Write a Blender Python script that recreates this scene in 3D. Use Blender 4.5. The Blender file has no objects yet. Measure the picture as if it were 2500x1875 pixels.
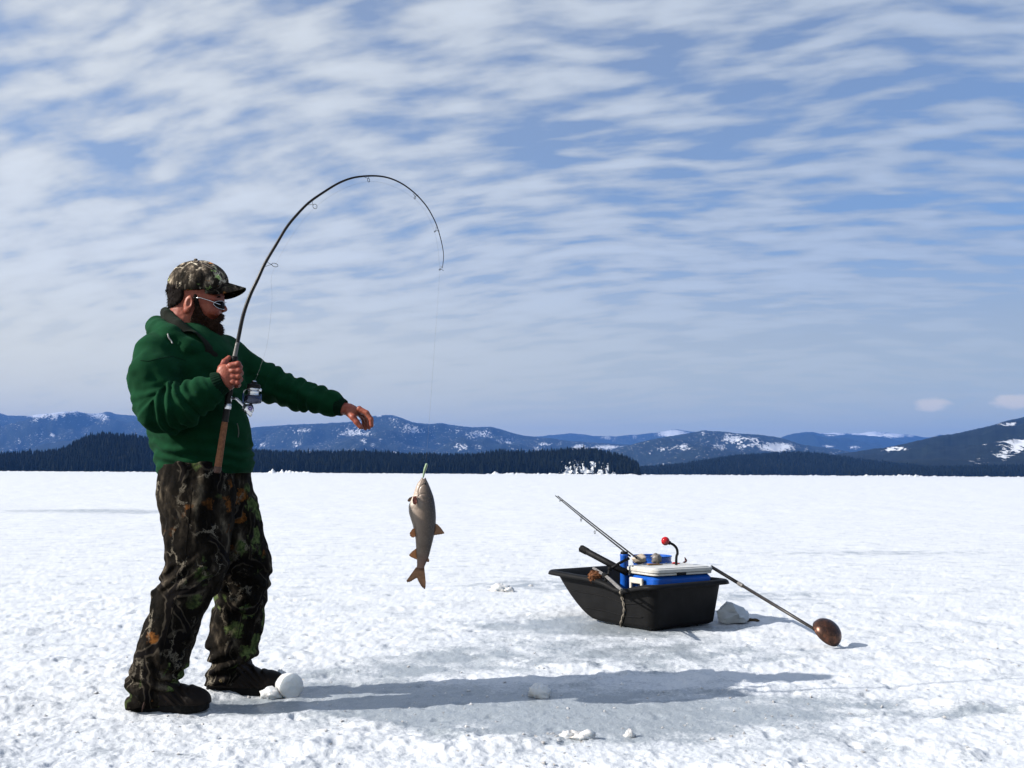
import bpy, math, random
import numpy as np
from mathutils import Vector, Matrix
from mathutils.bvhtree import BVHTree
random.seed(7); rng = np.random.default_rng(7)
S = bpy.context.scene
COL = S.collection

# ------------------------------------------------------------------ camera, sky, sun, exposure
CAMZ = 0.92; F = 2500.0
PITCH = math.atan(219.0/F); ROLL = math.radians(0.34)
cam = bpy.data.cameras.new('camera'); cam.lens = 36.0; cam.sensor_width = 36.0; cam.clip_start = 0.05; cam.clip_end = 80000
camo = bpy.data.objects.new('camera', cam); COL.objects.link(camo); S.camera = camo
CM = Matrix.Translation((0, 0, CAMZ)) @ Matrix.Rotation(math.pi/2+PITCH, 4, 'X') @ Matrix.Rotation(ROLL, 4, 'Z')
camo.matrix_world = CM
R3 = np.array(CM.to_3x3()); C3 = np.array([0, 0, CAMZ])

SUN_EL = math.radians(32.5); SUN_AZ_OFF = math.radians(12.5)      # shadows run to the right and 12 degrees away
to_sun = Vector((-math.cos(SUN_EL)*math.cos(SUN_AZ_OFF), -math.cos(SUN_EL)*math.sin(SUN_AZ_OFF), math.sin(SUN_EL)))
sun = bpy.data.lights.new('sun', 'SUN'); sun.energy = 5.0; sun.angle = math.radians(0.5); sun.color = (1.0, 0.94, 0.86)
suno = bpy.data.objects.new('sun', sun); COL.objects.link(suno)
suno.rotation_euler = to_sun.to_track_quat('Z', 'Y').to_euler(); suno.location = (-5, -2, 6)
S.view_settings.view_transform = 'Standard'; S.view_settings.look = 'None'
S.view_settings.gamma = 1.0; S.view_settings.use_curve_mapping = False
S.view_settings.exposure = 0.36

W = bpy.data.worlds.new('World'); S.world = W; W.use_nodes = True
def build_world():
    nt = W.node_tree; nt.nodes.clear(); L = nt.links.new
    def N(t, **k):
        n = nt.nodes.new(t)
        for a, b in k.items(): setattr(n, a, b)
        return n
    def m(op, a, b=None, c=None, clamp=False):
        n = N('ShaderNodeMath', operation=op); n.use_clamp = clamp
        for i, v in enumerate((a, b, c)):
            if v is None: continue
            if hasattr(v, 'links'): L(v, n.inputs[i])
            else: n.inputs[i].default_value = v
        return n.outputs[0]
    def vm(op, a, b):
        n = N('ShaderNodeVectorMath', operation=op)
        for i, v in enumerate((a, b)):
            if hasattr(v, 'links'): L(v, n.inputs[i])
            else: n.inputs[i].default_value = v
        return n
    def rng_(x, a, b, c=0.0, d=1.0, smooth=True):
        n = N('ShaderNodeMapRange'); n.interpolation_type = 'SMOOTHSTEP' if smooth else 'LINEAR'
        L(x, n.inputs[0]); n.inputs[1].default_value = a; n.inputs[2].default_value = b
        n.inputs[3].default_value = c; n.inputs[4].default_value = d
        return n.outputs[0]
    def noise(vec, scale, detail=4, rough=.5, dist=0.0):
        n = N('ShaderNodeTexNoise'); L(vec, n.inputs['Vector']); n.inputs['Scale'].default_value = scale
        n.inputs['Detail'].default_value = detail; n.inputs['Roughness'].default_value = rough; n.inputs['Distortion'].default_value = dist
        return n.outputs['Fac']
    def mixc(f, a, b):
        n = N('ShaderNodeMix', data_type='RGBA')
        if hasattr(f, 'links'): L(f, n.inputs[0])
        else: n.inputs[0].default_value = f
        for i, v in ((6, a), (7, b)):
            if hasattr(v, 'links'): L(v, n.inputs[i])
            else: n.inputs[i].default_value = (*v, 1)
        return n.outputs[2]
    out = N('ShaderNodeOutputWorld'); bg = N('ShaderNodeBackground'); L(bg.outputs[0], out.inputs[0])
    bg.inputs['Strength'].default_value = 0.068
    sky = N('ShaderNodeTexSky', sky_type='NISHITA'); sky.sun_disc = False
    sky.sun_elevation = SUN_EL; sky.sun_rotation = math.atan2(to_sun.x, to_sun.y)
    sky.air_density = 1.0; sky.dust_density = 0.6; sky.ozone_density = 2.0
    tc = N('ShaderNodeTexCoord'); d = vm('NORMALIZE', tc.outputs['Generated'], (0, 0, 0)).outputs[0]
    sp = N('ShaderNodeSeparateXYZ'); L(d, sp.inputs[0]); dx, dy, dz = sp.outputs
    z = m('MAXIMUM', dz, 0.0)
    inv = m('DIVIDE', 1.0, m('ADD', z, 0.33))
    u = m('MULTIPLY', dx, inv); v = m('MULTIPLY', dy, inv)
    def comb(a, b, c=0.0):
        n = N('ShaderNodeCombineXYZ')
        for i, q in enumerate((a, b, c)):
            if hasattr(q, 'links'): L(q, n.inputs[i])
            else: n.inputs[i].default_value = q
        return n.outputs[0]
    # long wave bands: strongly stretched sideways, a little tilted
    vt = m('ADD', v, m('MULTIPLY', u, 0.22))
    warp = noise(comb(u, v, 3.1), 1.6, 2)
    vt = m('ADD', vt, m('MULTIPLY', warp, 0.16))
    bands = noise(comb(m('MULTIPLY', u, 8.5), m('MULTIPLY', vt, 28.0), 1.7), 1.0, 3, .42)
    puffs = noise(comb(m('MULTIPLY', u, 9.0), m('MULTIPLY', vt, 14.0), 7.3), 1.0, 3, .48, .1)
    big = noise(comb(m('MULTIPLY', u, 3.0), m('MULTIPLY', v, 6.0), 12.4), 1.0, 2)
    fine = noise(comb(m('MULTIPLY', u, 26), m('MULTIPLY', v, 44), 2.2), 1.0, 4, .6)
    left = rng_(u, -0.6, 0.5, 1.0, 0.0)
    mixbp = m('ADD', m('MULTIPLY', bands, m('SUBTRACT', 1.0, m('MULTIPLY', left, .62))), m('MULTIPLY', puffs, m('MULTIPLY', left, .62)))
    t = m('ADD', mixbp, m('MULTIPLY', m('SUBTRACT', big, .5), .42))
    t = m('ADD', t, m('MULTIPLY', m('SUBTRACT', fine, .5), .13))
    t = m('ADD', t, m('MULTIPLY', left, 0.035))
    # low down the layer is seen edge-on: gaps close
    low = rng_(z, 0.12, 0.30, 1.0, 0.0)
    t = m('ADD', t, m('MULTIPLY', low, 0.13))
    # gaps widen upwards; overhead, mostly out of view, cover thinned to darken sky fill
    t = m('SUBTRACT', t, m('MULTIPLY', rng_(z, 0.36, 0.85, 0.0, 1.0), 0.12))
    cov = rng_(t, 0.22, 0.64, 0.0, 1.0)
    # thin veil everywhere
    cov = m('MAXIMUM', m('MULTIPLY', cov, 0.92), m('MULTIPLY', low, .86))
    cov = m('MAXIMUM', cov, .32)
    # cloud brightness: brighter towards the sun, a touch of body shading
    dp = vm('DOT_PRODUCT', d, tuple(to_sun)).outputs['Value']
    fw = rng_(dp, -0.62, 0.50, 0.0, 1.0)
    ccol = mixc(fw, (4.5, 5.6, 7.4), (9.2, 9.6, 9.7))
    body = rng_(t, .45, .80, .90, 1.10)
    cc = N('ShaderNodeVectorMath', operation='SCALE'); L(ccol, cc.inputs[0]); L(body, cc.inputs['Scale'])
    hcol = mixc(fw, (7.4, 7.6, 5.8), (13.0, 12.0, 8.1))
    hz = rng_(z, 0.0, 0.22, 1.0, 0.0)
    ccol2 = mixc(hz, cc.outputs[0], hcol)
    gap = N('ShaderNodeVectorMath', operation='MULTIPLY'); L(sky.outputs[0], gap.inputs[0]); gap.inputs[1].default_value = (0.86, 1.22, 1.60)
    col = mixc(cov, gap.outputs[0], ccol2)
    # two small cumulus low on the right
    def puffcloud(col, px, py, rx, ry, s):
        q = ray(px, py); q = q/np.linalg.norm(q)
        az = m('SUBTRACT', m('DIVIDE', dx, m('MAXIMUM', dy, 0.05)), float(q[0]/q[1])); el = m('SUBTRACT', dz, float(q[2]))
        a = m('POWER', m('DIVIDE', az, rx/F), 2.0); b = m('POWER', m('DIVIDE', el, ry/F), 2.0)
        n = noise(comb(m('MULTIPLY', dx, 60), m('MULTIPLY', dz, 110), s), 1.0, 4, .6)
        r = m('ADD', m('ADD', a, b), m('MULTIPLY', m('SUBTRACT', n, .5), 2.2))
        front = m('GREATER_THAN', dy, 0.05)
        f = m('MULTIPLY', rng_(r, 0.15, 1.35, .55, 0.0), front)
        return mixc(f, col, (13.5, 11.5, 8.6))
    col = puffcloud(col, 2275, 988, 46, 17, 1.3)
    col = puffcloud(col, 2480, 982, 62, 18, 5.3)
    # below the horizon the world is the snow plain itself
    col = mixc(rng_(dz, -0.02, 0.0, 1.0, 0.0), col, (4.6, 5.2, 6.2))
    L(col, bg.inputs['Color'])
def ray(px, py):
    return R3 @ np.array([(px-1250)/F, -(py-937.5)/F, -1.0])
build_world()
S.render.engine = 'CYCLES'
S.cycles.max_bounces = 6; S.cycles.diffuse_bounces = 0; S.cycles.glossy_bounces = 3; S.cycles.transmission_bounces = 6
S.cycles.volume_bounces = 0; S.cycles.caustics_reflective = False; S.cycles.caustics_refractive = False
S.cycles.sample_clamp_indirect = 4.0

# ------------------------------------------------------------------ helpers: place, project
def P(px, py, Y):
    r = ray(px, py); return C3 + r*((Y)/r[1])
def G(px, py, z=0.0):
    r = ray(px, py); return C3 + r*((z-CAMZ)/r[2])
def proj(V):
    q = (np.asarray(V)-C3) @ R3
    return 1250 + F*q[..., 0]/-q[..., 2], 937.5 - F*q[..., 1]/-q[..., 2]
def px2m(Y): return Y/F*1.0

# ------------------------------------------------------------------ numpy noise
_perm = np.random.default_rng(3).permutation(256).astype(np.int64); _perm = np.concatenate([_perm, _perm, _perm])
_grad = np.random.default_rng(4).normal(size=(256, 3)); _grad /= np.linalg.norm(_grad, axis=1)[:, None]
def perlin(x, y, z, seed=0):
    x, y, z = np.broadcast_arrays(np.asarray(x, float), np.asarray(y, float), np.asarray(z, float)); z = z+seed*17.37
    xi, yi, zi = np.floor(x).astype(np.int64), np.floor(y).astype(np.int64), np.floor(z).astype(np.int64)
    xf, yf, zf = x-xi, y-yi, z-zi
    u, v, w = (t*t*t*(t*(t*6-15)+10) for t in (xf, yf, zf))
    r = 0
    for a in (0, 1):
        wa = u if a else 1-u
        for b in (0, 1):
            wb = v if b else 1-v
            for c in (0, 1):
                wc = w if c else 1-w
                h = _perm[_perm[_perm[(xi+a) & 255]+((yi+b) & 255)]+((zi+c) & 255)]
                g = _grad[h]
                r = r + wa*wb*wc*(g[..., 0]*(xf-a)+g[..., 1]*(yf-b)+g[..., 2]*(zf-c))
    return r*1.6
def fbm(x, y, z=0.0, oct=4, seed=0, gain=.5):
    r = 0; a = 1; f = 1
    for i in range(oct):
        r = r+a*perlin(x*f, y*f, z*f if not np.isscalar(z) else z, seed+i*3); a *= gain; f *= 2.03
    return r

# ------------------------------------------------------------------ mesh helpers
class MB:
    def __init__(s): s.v = []; s.f = []; s.n = 0
    def add(s, v, f):
        v = np.asarray(v, float).reshape(-1, 3)
        s.v.append(v); s.f += [tuple(int(i)+s.n for i in q) for q in f]; s.n += len(v); return s
    def V(s): return np.concatenate(s.v)
def _frames(pts):
    pts = np.asarray(pts, float); n = len(pts)
    T = np.gradient(pts, axis=0); T /= np.maximum(np.linalg.norm(T, axis=1)[:, None], 1e-9)
    a = np.array([0, 0, 1.]) if abs(T[0][2]) < .9 else np.array([1., 0, 0])
    U = [np.cross(T[0], a)]; U[0] /= np.linalg.norm(U[0])
    for i in range(1, n):
        u = U[-1]-T[i]*np.dot(U[-1], T[i]); u /= np.linalg.norm(u); U.append(u)
    U = np.array(U); return T, U, np.cross(T, U)
def tube(mb, pts, r, n=10, cap=True, flat=1.0, up=None):
    pts = np.asarray(pts, float); r = np.broadcast_to(np.asarray(r, float), (len(pts),))
    T, U, Vv = _frames(pts)
    if up is not None:
        U = np.cross(T, np.array(up, float)); U /= np.linalg.norm(U, axis=1)[:, None]; Vv = np.cross(T, U)
    vs = []; fs = []
    for i in range(len(pts)):
        for k in range(n):
            a = 2*math.pi*k/n
            vs.append(pts[i]+r[i]*(math.cos(a)*U[i]+math.sin(a)*Vv[i]*flat))
    for i in range(len(pts)-1):
        for k in range(n):
            k2 = (k+1) % n
            fs.append((i*n+k, i*n+k2, (i+1)*n+k2, (i+1)*n+k))
    if cap:
        fs.append(tuple(range(n-1, -1, -1))); fs.append(tuple((len(pts)-1)*n+k for k in range(n)))
    return mb.add(vs, fs)
def lathe(mb, base, axis, prof, n=24, sq=(1, 1), xdir=None):
    """prof: list of (along, radius)"""
    axis = np.asarray(axis, float); axis = axis/np.linalg.norm(axis)
    a = np.array([0, 0, 1.]) if abs(axis[2]) < .9 else np.array([1., 0, 0])
    if xdir is not None: a = np.asarray(xdir, float)
    U = a-axis*np.dot(a, axis); U /= np.linalg.norm(U); Vv = np.cross(axis, U)
    vs = []; fs = []
    for (h, r) in prof:
        for k in range(n):
            t = 2*math.pi*k/n; vs.append(np.asarray(base)+axis*h+r*(math.cos(t)*U*sq[0]+math.sin(t)*Vv*sq[1]))
    for i in range(len(prof)-1):
        for k in range(n):
            k2 = (k+1) % n; fs.append((i*n+k, i*n+k2, (i+1)*n+k2, (i+1)*n+k))
    if prof[0][1] > 1e-6: fs.append(tuple(range(n-1, -1, -1)))
    if prof[-1][1] > 1e-6: fs.append(tuple((len(prof)-1)*n+k for k in range(n)))
    return mb.add(vs, fs)
def torus(mb, c, axis, R, r, n=20, m_=6):
    axis = np.asarray(axis, float); axis /= np.linalg.norm(axis)
    a = np.array([0, 0, 1.]) if abs(axis[2]) < .9 else np.array([1., 0, 0])
    U = np.cross(axis, a); U /= np.linalg.norm(U); Vv = np.cross(axis, U); vs = []; fs = []
    for i in range(n):
        t = 2*math.pi*i/n; D = math.cos(t)*U+math.sin(t)*Vv
        for k in range(m_):
            q = 2*math.pi*k/m_; vs.append(np.asarray(c)+D*(R+r*math.cos(q))+axis*r*math.sin(q))
    for i in range(n):
        for k in range(m_):
            fs.append((i*m_+k, ((i+1) % n)*m_+k, ((i+1) % n)*m_+(k+1) % m_, i*m_+(k+1) % m_))
    return mb.add(vs, fs)
def sphere(mb, c, r, n=16, m_=10, noise=0.0, seed=0):
    r = np.broadcast_to(np.asarray(r, float), (3,)); vs = [np.array([0, 0, 1.])]; fs = []
    for i in range(1, m_):
        for k in range(n):
            a = math.pi*i/m_; b = 2*math.pi*k/n; vs.append(np.array([math.sin(a)*math.cos(b), math.sin(a)*math.sin(b), math.cos(a)]))
    vs.append(np.array([0, 0, -1.])); vs = np.array(vs)
    if noise: vs = vs*(1+noise*fbm(vs[:, 0]*2+seed, vs[:, 1]*2, vs[:, 2]*2, 3, seed))[:, None]
    vs = vs*r+np.asarray(c)
    for k in range(n): fs.append((0, 1+k, 1+(k+1) % n))
    for i in range(m_-2):
        for k in range(n): fs.append((1+i*n+k, 1+(i+1)*n+k, 1+(i+1)*n+(k+1) % n, 1+i*n+(k+1) % n))
    b = 1+(m_-2)*n; e = len(vs)-1
    for k in range(n): fs.append((b+k, e, b+(k+1) % n))
    return mb.add(vs, fs)
def rbox(mb, c, size, A=None, bev=0.01, seg=3, taper=1.0):
    """rounded-corner box: plan outline with rounded corners, small bevel top and bottom; A = 3x3 axes (rows)"""
    sx, sy, sz = [q/2 for q in size]; A = np.eye(3) if A is None else np.asarray(A); c = np.asarray(c, float)
    def ring(ins, z, sc=1.0):
        out = []; rr = max(bev-ins, .0005)
        for (qx, qy, a0) in ((1, 1, 0), (-1, 1, 90), (-1, -1, 180), (1, -1, 270)):
            for k in range(seg+1):
                a = math.radians(a0+90*k/seg)
                out.append(np.array([(qx*(sx-bev)+math.cos(a)*rr)*sc, (qy*(sy-bev)+math.sin(a)*rr)*sc, z]))
        return out
    b2 = min(bev, sz*.6)*.5
    rings = [ring(b2, -sz, taper), ring(0, -sz+b2, taper), ring(0, sz-b2), ring(b2, sz)]
    n = len(rings[0]); vs = [v for r in rings for v in r]; vs = np.array(vs) @ A + c; fs = []
    for i in range(3):
        for k in range(n): fs.append((i*n+k, i*n+(k+1) % n, (i+1)*n+(k+1) % n, (i+1)*n+k))
    fs.append(tuple(range(n-1, -1, -1))); fs.append(tuple(3*n+k for k in range(n)))
    return mb.add(vs, fs)

def link(name, v, f, mat, parent=None, smooth=True, label=None, cat=None, group=None, kind=None, loc=None, auto=None):
    v = np.asarray(v, float)
    origin = np.zeros(3)
    if parent is not None: origin = np.array(parent['_o'])
    elif loc is not None: origin = np.asarray(loc, float)
    me = bpy.data.meshes.new(name)
    if isinstance(f, np.ndarray):
        k = f.shape[1]; me.vertices.add(len(v)); me.vertices.foreach_set('co', (v-origin).ravel().astype(np.float32))
        me.loops.add(f.size); me.loops.foreach_set('vertex_index', f.ravel().astype(np.int32))
        me.polygons.add(len(f)); me.polygons.foreach_set('loop_start', np.arange(0, f.size, k, dtype=np.int32))
        me.update(calc_edges=True)
    else:
        me.from_pydata((v-origin).tolist(), [], f); me.update()
    me.validate()
    me.polygons.foreach_set('use_smooth', [bool(smooth)]*len(me.polygons))
    if auto is not None:
        try: me.set_sharp_from_angle(angle=math.radians(auto))
        except Exception: pass
    me.materials.append(mat)
    o = bpy.data.objects.new(name, me); COL.objects.link(o)
    if parent is not None: o.parent = parent
    else: o.location = origin
    o['_o'] = origin.tolist()
    if label: o['label'] = label
    if cat: o['category'] = cat
    if group: o['group'] = group
    if kind: o['kind'] = kind
    return o
def put(name, mb, mat, parent=None, **k): return link(name, mb.V(), mb.f, mat, parent, **k)
def thing(name, label, cat, loc, group=None):
    o = bpy.data.objects.new(name, None); COL.objects.link(o); o.location = loc; o.empty_display_size = .05
    o['label'] = label; o['category'] = cat; o['_o'] = [float(q) for q in loc]
    if group: o['group'] = group
    return o

# ------------------------------------------------------------------ signed-distance modelling
def smin(a, b, k):
    h = np.clip(.5+.5*(b-a)/k, 0, 1); return b+(a-b)*h-k*h*(1-h)
def smax(a, b, k): return -smin(-a, -b, k)
def rcone(p, a, b, ra, rb):
    a = np.asarray(a); ab = np.asarray(b)-a; t = np.clip(((p-a)@ab)/(ab@ab), 0, 1)
    return np.linalg.norm(p-a-t[:, None]*ab, axis=1)-(ra+(rb-ra)*t)
def chain(p, pts, rs, k=.006):
    d = None
    for i in range(len(pts)-1):
        q = rcone(p, pts[i], pts[i+1], rs[i], rs[i+1]); d = q if d is None else smin(d, q, k)
    return d
def rotm(ax, deg):
    return np.array(Matrix.Rotation(math.radians(deg), 3, ax))
def ell(p, c, r, A=None):
    q = p-np.asarray(c)
    if A is not None: q = q@A
    r = np.asarray(r, float); k0 = np.linalg.norm(q/r, axis=1); k1 = np.linalg.norm(q/(r*r), axis=1)
    return k0*(k0-1)/np.maximum(k1, 1e-6)
def smooth_table(rows, m_=120, s=2.0):
    rows = np.array(sorted(rows), float); z = np.linspace(rows[0, 0], rows[-1, 0], m_); out = [z]
    ker = np.exp(-.5*(np.arange(-6, 7)/s)**2); ker /= ker.sum()
    for j in range(1, rows.shape[1]):
        y = np.interp(z, rows[:, 0], rows[:, j]); y = np.convolve(np.pad(y, 6, mode='edge'), ker, 'valid'); out.append(y)
    return out
def slices(p, T):
    z = p[:, 2]; cx, cy, a, b = (np.interp(z, T[0], T[i]) for i in range(1, 5))
    k = np.sqrt(((p[:, 0]-cx)/a)**2+((p[:, 1]-cy)/b)**2)
    d = (k-1)*np.minimum(a, b)
    return np.maximum(d, np.maximum(z-T[0][-1], T[0][0]-z))
def sdf_mesh(fn, lo, hi, h):
    lo = np.asarray(lo, float); hi = np.asarray(hi, float); st = 4
    n = (np.ceil((hi-lo)/h/st).astype(int)+1)*st+1
    ax = [lo[i]+h*np.arange(n[i]) for i in range(3)]
    cax = [a[::st] for a in ax]
    cg = np.stack(np.meshgrid(*cax, indexing='ij'), -1); cv = fn(cg.reshape(-1, 3)).reshape(cg.shape[:3])
    near = np.abs(cv) < h*st*2.6
    up = near.copy()
    for a in range(3):
        r_ = np.roll(up, 1, a) | np.roll(up, -1, a) | up; up = r_
    def rep(x):
        for a in range(3): x = np.repeat(x, st, a)
        return x[st//2:st//2+n[0], st//2:st//2+n[1], st//2:st//2+n[2]]
    pad = lambda x: np.pad(x, 1, mode='edge')
    def rep2(x):
        idx = [np.minimum((np.arange(n[i])+st//2)//st, x.shape[i]-1) for i in range(3)]
        return x[np.ix_(*idx)]
    V = rep2(cv).astype(np.float64); M_ = rep2(near)
    ii = np.argwhere(M_); pts = np.stack([ax[k][ii[:, k]] for k in range(3)], -1)
    vals = np.concatenate([fn(c) for c in np.array_split(pts, max(1, len(pts)//200000))])
    V[M_] = vals
    V[V == 0] = 1e-9
    ins = V < 0
    c = np.zeros(tuple(n-1), int)
    for a in (0, 1):
        for b in (0, 1):
            for d in (0, 1): c += ins[a:n[0]-1+a, b:n[1]-1+b, d:n[2]-1+d]
    act = (c > 0) & (c < 8); idx = -np.ones(act.shape, int); ac = np.argwhere(act); idx[act] = np.arange(len(ac))
    acc = np.zeros((len(ac), 3)); cnt = np.zeros(len(ac))
    corners = [(a, b, d) for a in (0, 1) for b in (0, 1) for d in (0, 1)]
    for i, A in enumerate(corners):
        for B in corners[i+1:]:
            if sum(abs(A[q]-B[q]) for q in range(3)) != 1: continue
            va = V[ac[:, 0]+A[0], ac[:, 1]+A[1], ac[:, 2]+A[2]]; vb = V[ac[:, 0]+B[0], ac[:, 1]+B[1], ac[:, 2]+B[2]]
            s = (va < 0) != (vb < 0); t = np.where(s, va/(va-vb+1e-20), 0)
            pt = np.array(A)+t[:, None]*(np.array(B)-np.array(A)); acc[s] += pt[s]; cnt[s] += 1
    verts = lo+h*(ac+acc/cnt[:, None])
    faces = []
    for a in range(3):
        b, d = [(1, 2), (2, 0), (0, 1)][a]
        s0 = [slice(None)]*3; s1 = [slice(None)]*3; s0[a] = slice(0, n[a]-1); s1[a] = slice(1, n[a])
        e = ins[tuple(s0)] != ins[tuple(s1)]; w = np.argwhere(e)
        w = w[(w[:, b] > 0) & (w[:, d] > 0) & (w[:, b] < n[b]-1) & (w[:, d] < n[d]-1)]
        inside = ins[w[:, 0], w[:, 1], w[:, 2]]
        def ci(db, dd):
            q = w.copy(); q[:, b] -= db; q[:, d] -= dd; return idx[q[:, 0], q[:, 1], q[:, 2]]
        q = np.stack([ci(1, 1), ci(0, 1), ci(0, 0), ci(1, 0)], -1)
        q[~inside] = q[~inside][:, ::-1]; faces.append(q)
    faces = np.concatenate(faces); faces = faces[(faces >= 0).all(1)]
    return verts, faces

# ------------------------------------------------------------------ materials
class NT:
    def __init__(s, name):
        s.m = bpy.data.materials.new(name); s.m.use_nodes = True; s.t = s.m.node_tree; s.L = s.t.links.new
        s.b = s.t.nodes['Principled BSDF']; tc = s.t.nodes.new('ShaderNodeTexCoord'); s.co = tc.outputs['Object']; s.tc = tc
    def N(s, t, **k):
        n = s.t.nodes.new(t)
        for a, b in k.items(): setattr(n, a, b)
        return n
    def set(s, sock, v):
        if hasattr(v, 'links'): s.L(v, sock)
        elif isinstance(v, (tuple, list)) and len(v) == 3 and sock.type == 'RGBA': sock.default_value = (*v, 1)
        else: sock.default_value = v
    def map(s, scale=(1, 1, 1), loc=(0, 0, 0), rot=(0, 0, 0), vec=None):
        n = s.N('ShaderNodeMapping'); s.L(vec or s.co, n.inputs[0]); n.inputs['Scale'].default_value = scale
        n.inputs['Location'].default_value = loc; n.inputs['Rotation'].default_value = rot; return n.outputs[0]
    def noise(s, scale, detail=4, rough=.55, vec=None, dist=0.0, out='Fac'):
        n = s.N('ShaderNodeTexNoise'); s.L(vec or s.co, n.inputs['Vector']); n.inputs['Scale'].default_value = scale
        n.inputs['Detail'].default_value = detail; n.inputs['Roughness'].default_value = rough; n.inputs['Distortion'].default_value = dist
        return n.outputs[out]
    def vor(s, scale, vec=None, feature='F1', out='Distance', rand=1.0):
        n = s.N('ShaderNodeTexVoronoi', feature=feature); s.L(vec or s.co, n.inputs['Vector']); n.inputs['Scale'].default_value = scale
        n.inputs['Randomness'].default_value = rand; return n.outputs[out]
    def rg(s, x, a, b, c=0.0, d=1.0):
        n = s.N('ShaderNodeMapRange'); s.L(x, n.inputs[0])
        for i, v in enumerate((a, b, c, d)): n.inputs[i+1].default_value = v
        return n.outputs[0]
    def mt(s, op, a, b=None):
        n = s.N('ShaderNodeMath', operation=op); s.set(n.inputs[0], a)
        if b is not None: s.set(n.inputs[1], b)
        return n.outputs[0]
    def mix(s, f, a, b):
        n = s.N('ShaderNodeMix', data_type='RGBA'); s.set(n.inputs[0], f); s.set(n.inputs[6], a); s.set(n.inputs[7], b); return n.outputs[2]
    def ramp(s, x, stops):
        n = s.N('ShaderNodeValToRGB'); s.L(x, n.inputs[0]); e = n.color_ramp.elements
        while len(e) < len(stops): e.new(0.5)
        for i, (p_, c) in enumerate(stops): e[i].position = p_; e[i].color = (*c, 1)
        return n.outputs[0]
    def addv(s, a, b, k):
        n = s.N('ShaderNodeVectorMath', operation='MULTIPLY_ADD'); s.L(b, n.inputs[0]); n.inputs[1].default_value = (k, k, k); s.L(a, n.inputs[2]); return n.outputs[0]
    def bump(s, h, strength=.3, dist=.002, normal=None):
        n = s.N('ShaderNodeBump'); s.L(h, n.inputs['Height']); n.inputs['Strength'].default_value = strength; n.inputs['Distance'].default_value = dist
        if normal is not None: s.L(normal, n.inputs['Normal'])
        s.L(n.outputs[0], s.b.inputs['Normal']); return n.outputs[0]
    def base(s, c, rough=.6, metal=0.0, spec=.5):
        s.set(s.b.inputs['Base Color'], c); s.set(s.b.inputs['Roughness'], rough); s.b.inputs['Metallic'].default_value = metal
        s.b.inputs['Specular IOR Level'].default_value = spec; return s
def simple(name, c, rough=.5, metal=0.0, var=.25, scale=30, bump=.15, spec=.5, dirt=None):
    t = NT(name); n = t.noise(scale, 5); dk = tuple(q*(1-var) for q in c); lt = tuple(min(1, q*(1+var)) for q in c)
    col = t.ramp(n, [(.3, dk), (.7, lt)])
    if dirt: col = t.mix(t.rg(t.noise(scale*.35, 6, .7), .52, .7), col, dirt)
    t.base(col, t.rg(t.noise(scale*2, 3), .2, .8, max(.02, rough-.12), min(1, rough+.12)), metal, spec)
    if bump: t.bump(t.noise(scale*5, 3), bump, .002)
    return t.m

def mat_snow():
    t = NT('snow_and_ice')
    at = t.N('ShaderNodeAttribute', attribute_name='ice'); ice = at.outputs['Fac']
    ad = t.N('ShaderNodeAttribute', attribute_name='far'); far = ad.outputs['Fac']
    br = t.mt('ADD', t.noise(62, 6, .8), t.mt('MULTIPLY', t.mt('SUBTRACT', t.noise(5, 3), .5), .9)); icem = t.rg(t.mt('ADD', ice, t.mt('MULTIPLY', t.mt('SUBTRACT', br, .5), 2.0)), .12, .62)
    fr = t.noise(130, 5, .8)
    snowc = t.ramp(t.noise(3.0, 5, .6), [(.3, (.68, .715, .765)), (.7, (.75, .775, .805))])
    icec = t.ramp(fr, [(.30, (.19, .24, .28)), (.52, (.30, .345, .385)), (.76, (.56, .60, .635))])
    # wind-packed streaks farther out
    st = t.noise(1.0, 5, .6, vec=t.map((.35, 2.2, 1)))
    stm = t.mt('MULTIPLY', t.rg(st, .58, .74), .22)
    c = t.mix(t.mt('MULTIPLY', icem, .85), snowc, icec); c = t.mix(stm, c, (.42, .47, .53))
    t.base(c, t.rg(icem, 0, 1, .62, .30), 0, .35)
    h1 = t.noise(85, 4, .7); h2 = t.noise(260, 2, .6)
    v = t.vor(120)
    h = t.mt('ADD', t.mt('MULTIPLY', h1, .9), t.mt('ADD', t.mt('MULTIPLY', h2, .35), t.mt('MULTIPLY', v, .25)))
    n = t.N('ShaderNodeBump'); t.L(h, n.inputs['Height']); n.inputs['Distance'].default_value = .0042
    t.L(t.mt('MULTIPLY', t.rg(icem, 0, 1, .75, .85), t.mt('SUBTRACT', 1.0, t.mt('MULTIPLY', far, .75))), n.inputs['Strength'])
    t.L(n.outputs[0], t.b.inputs['Normal'])
    return t.m
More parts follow.
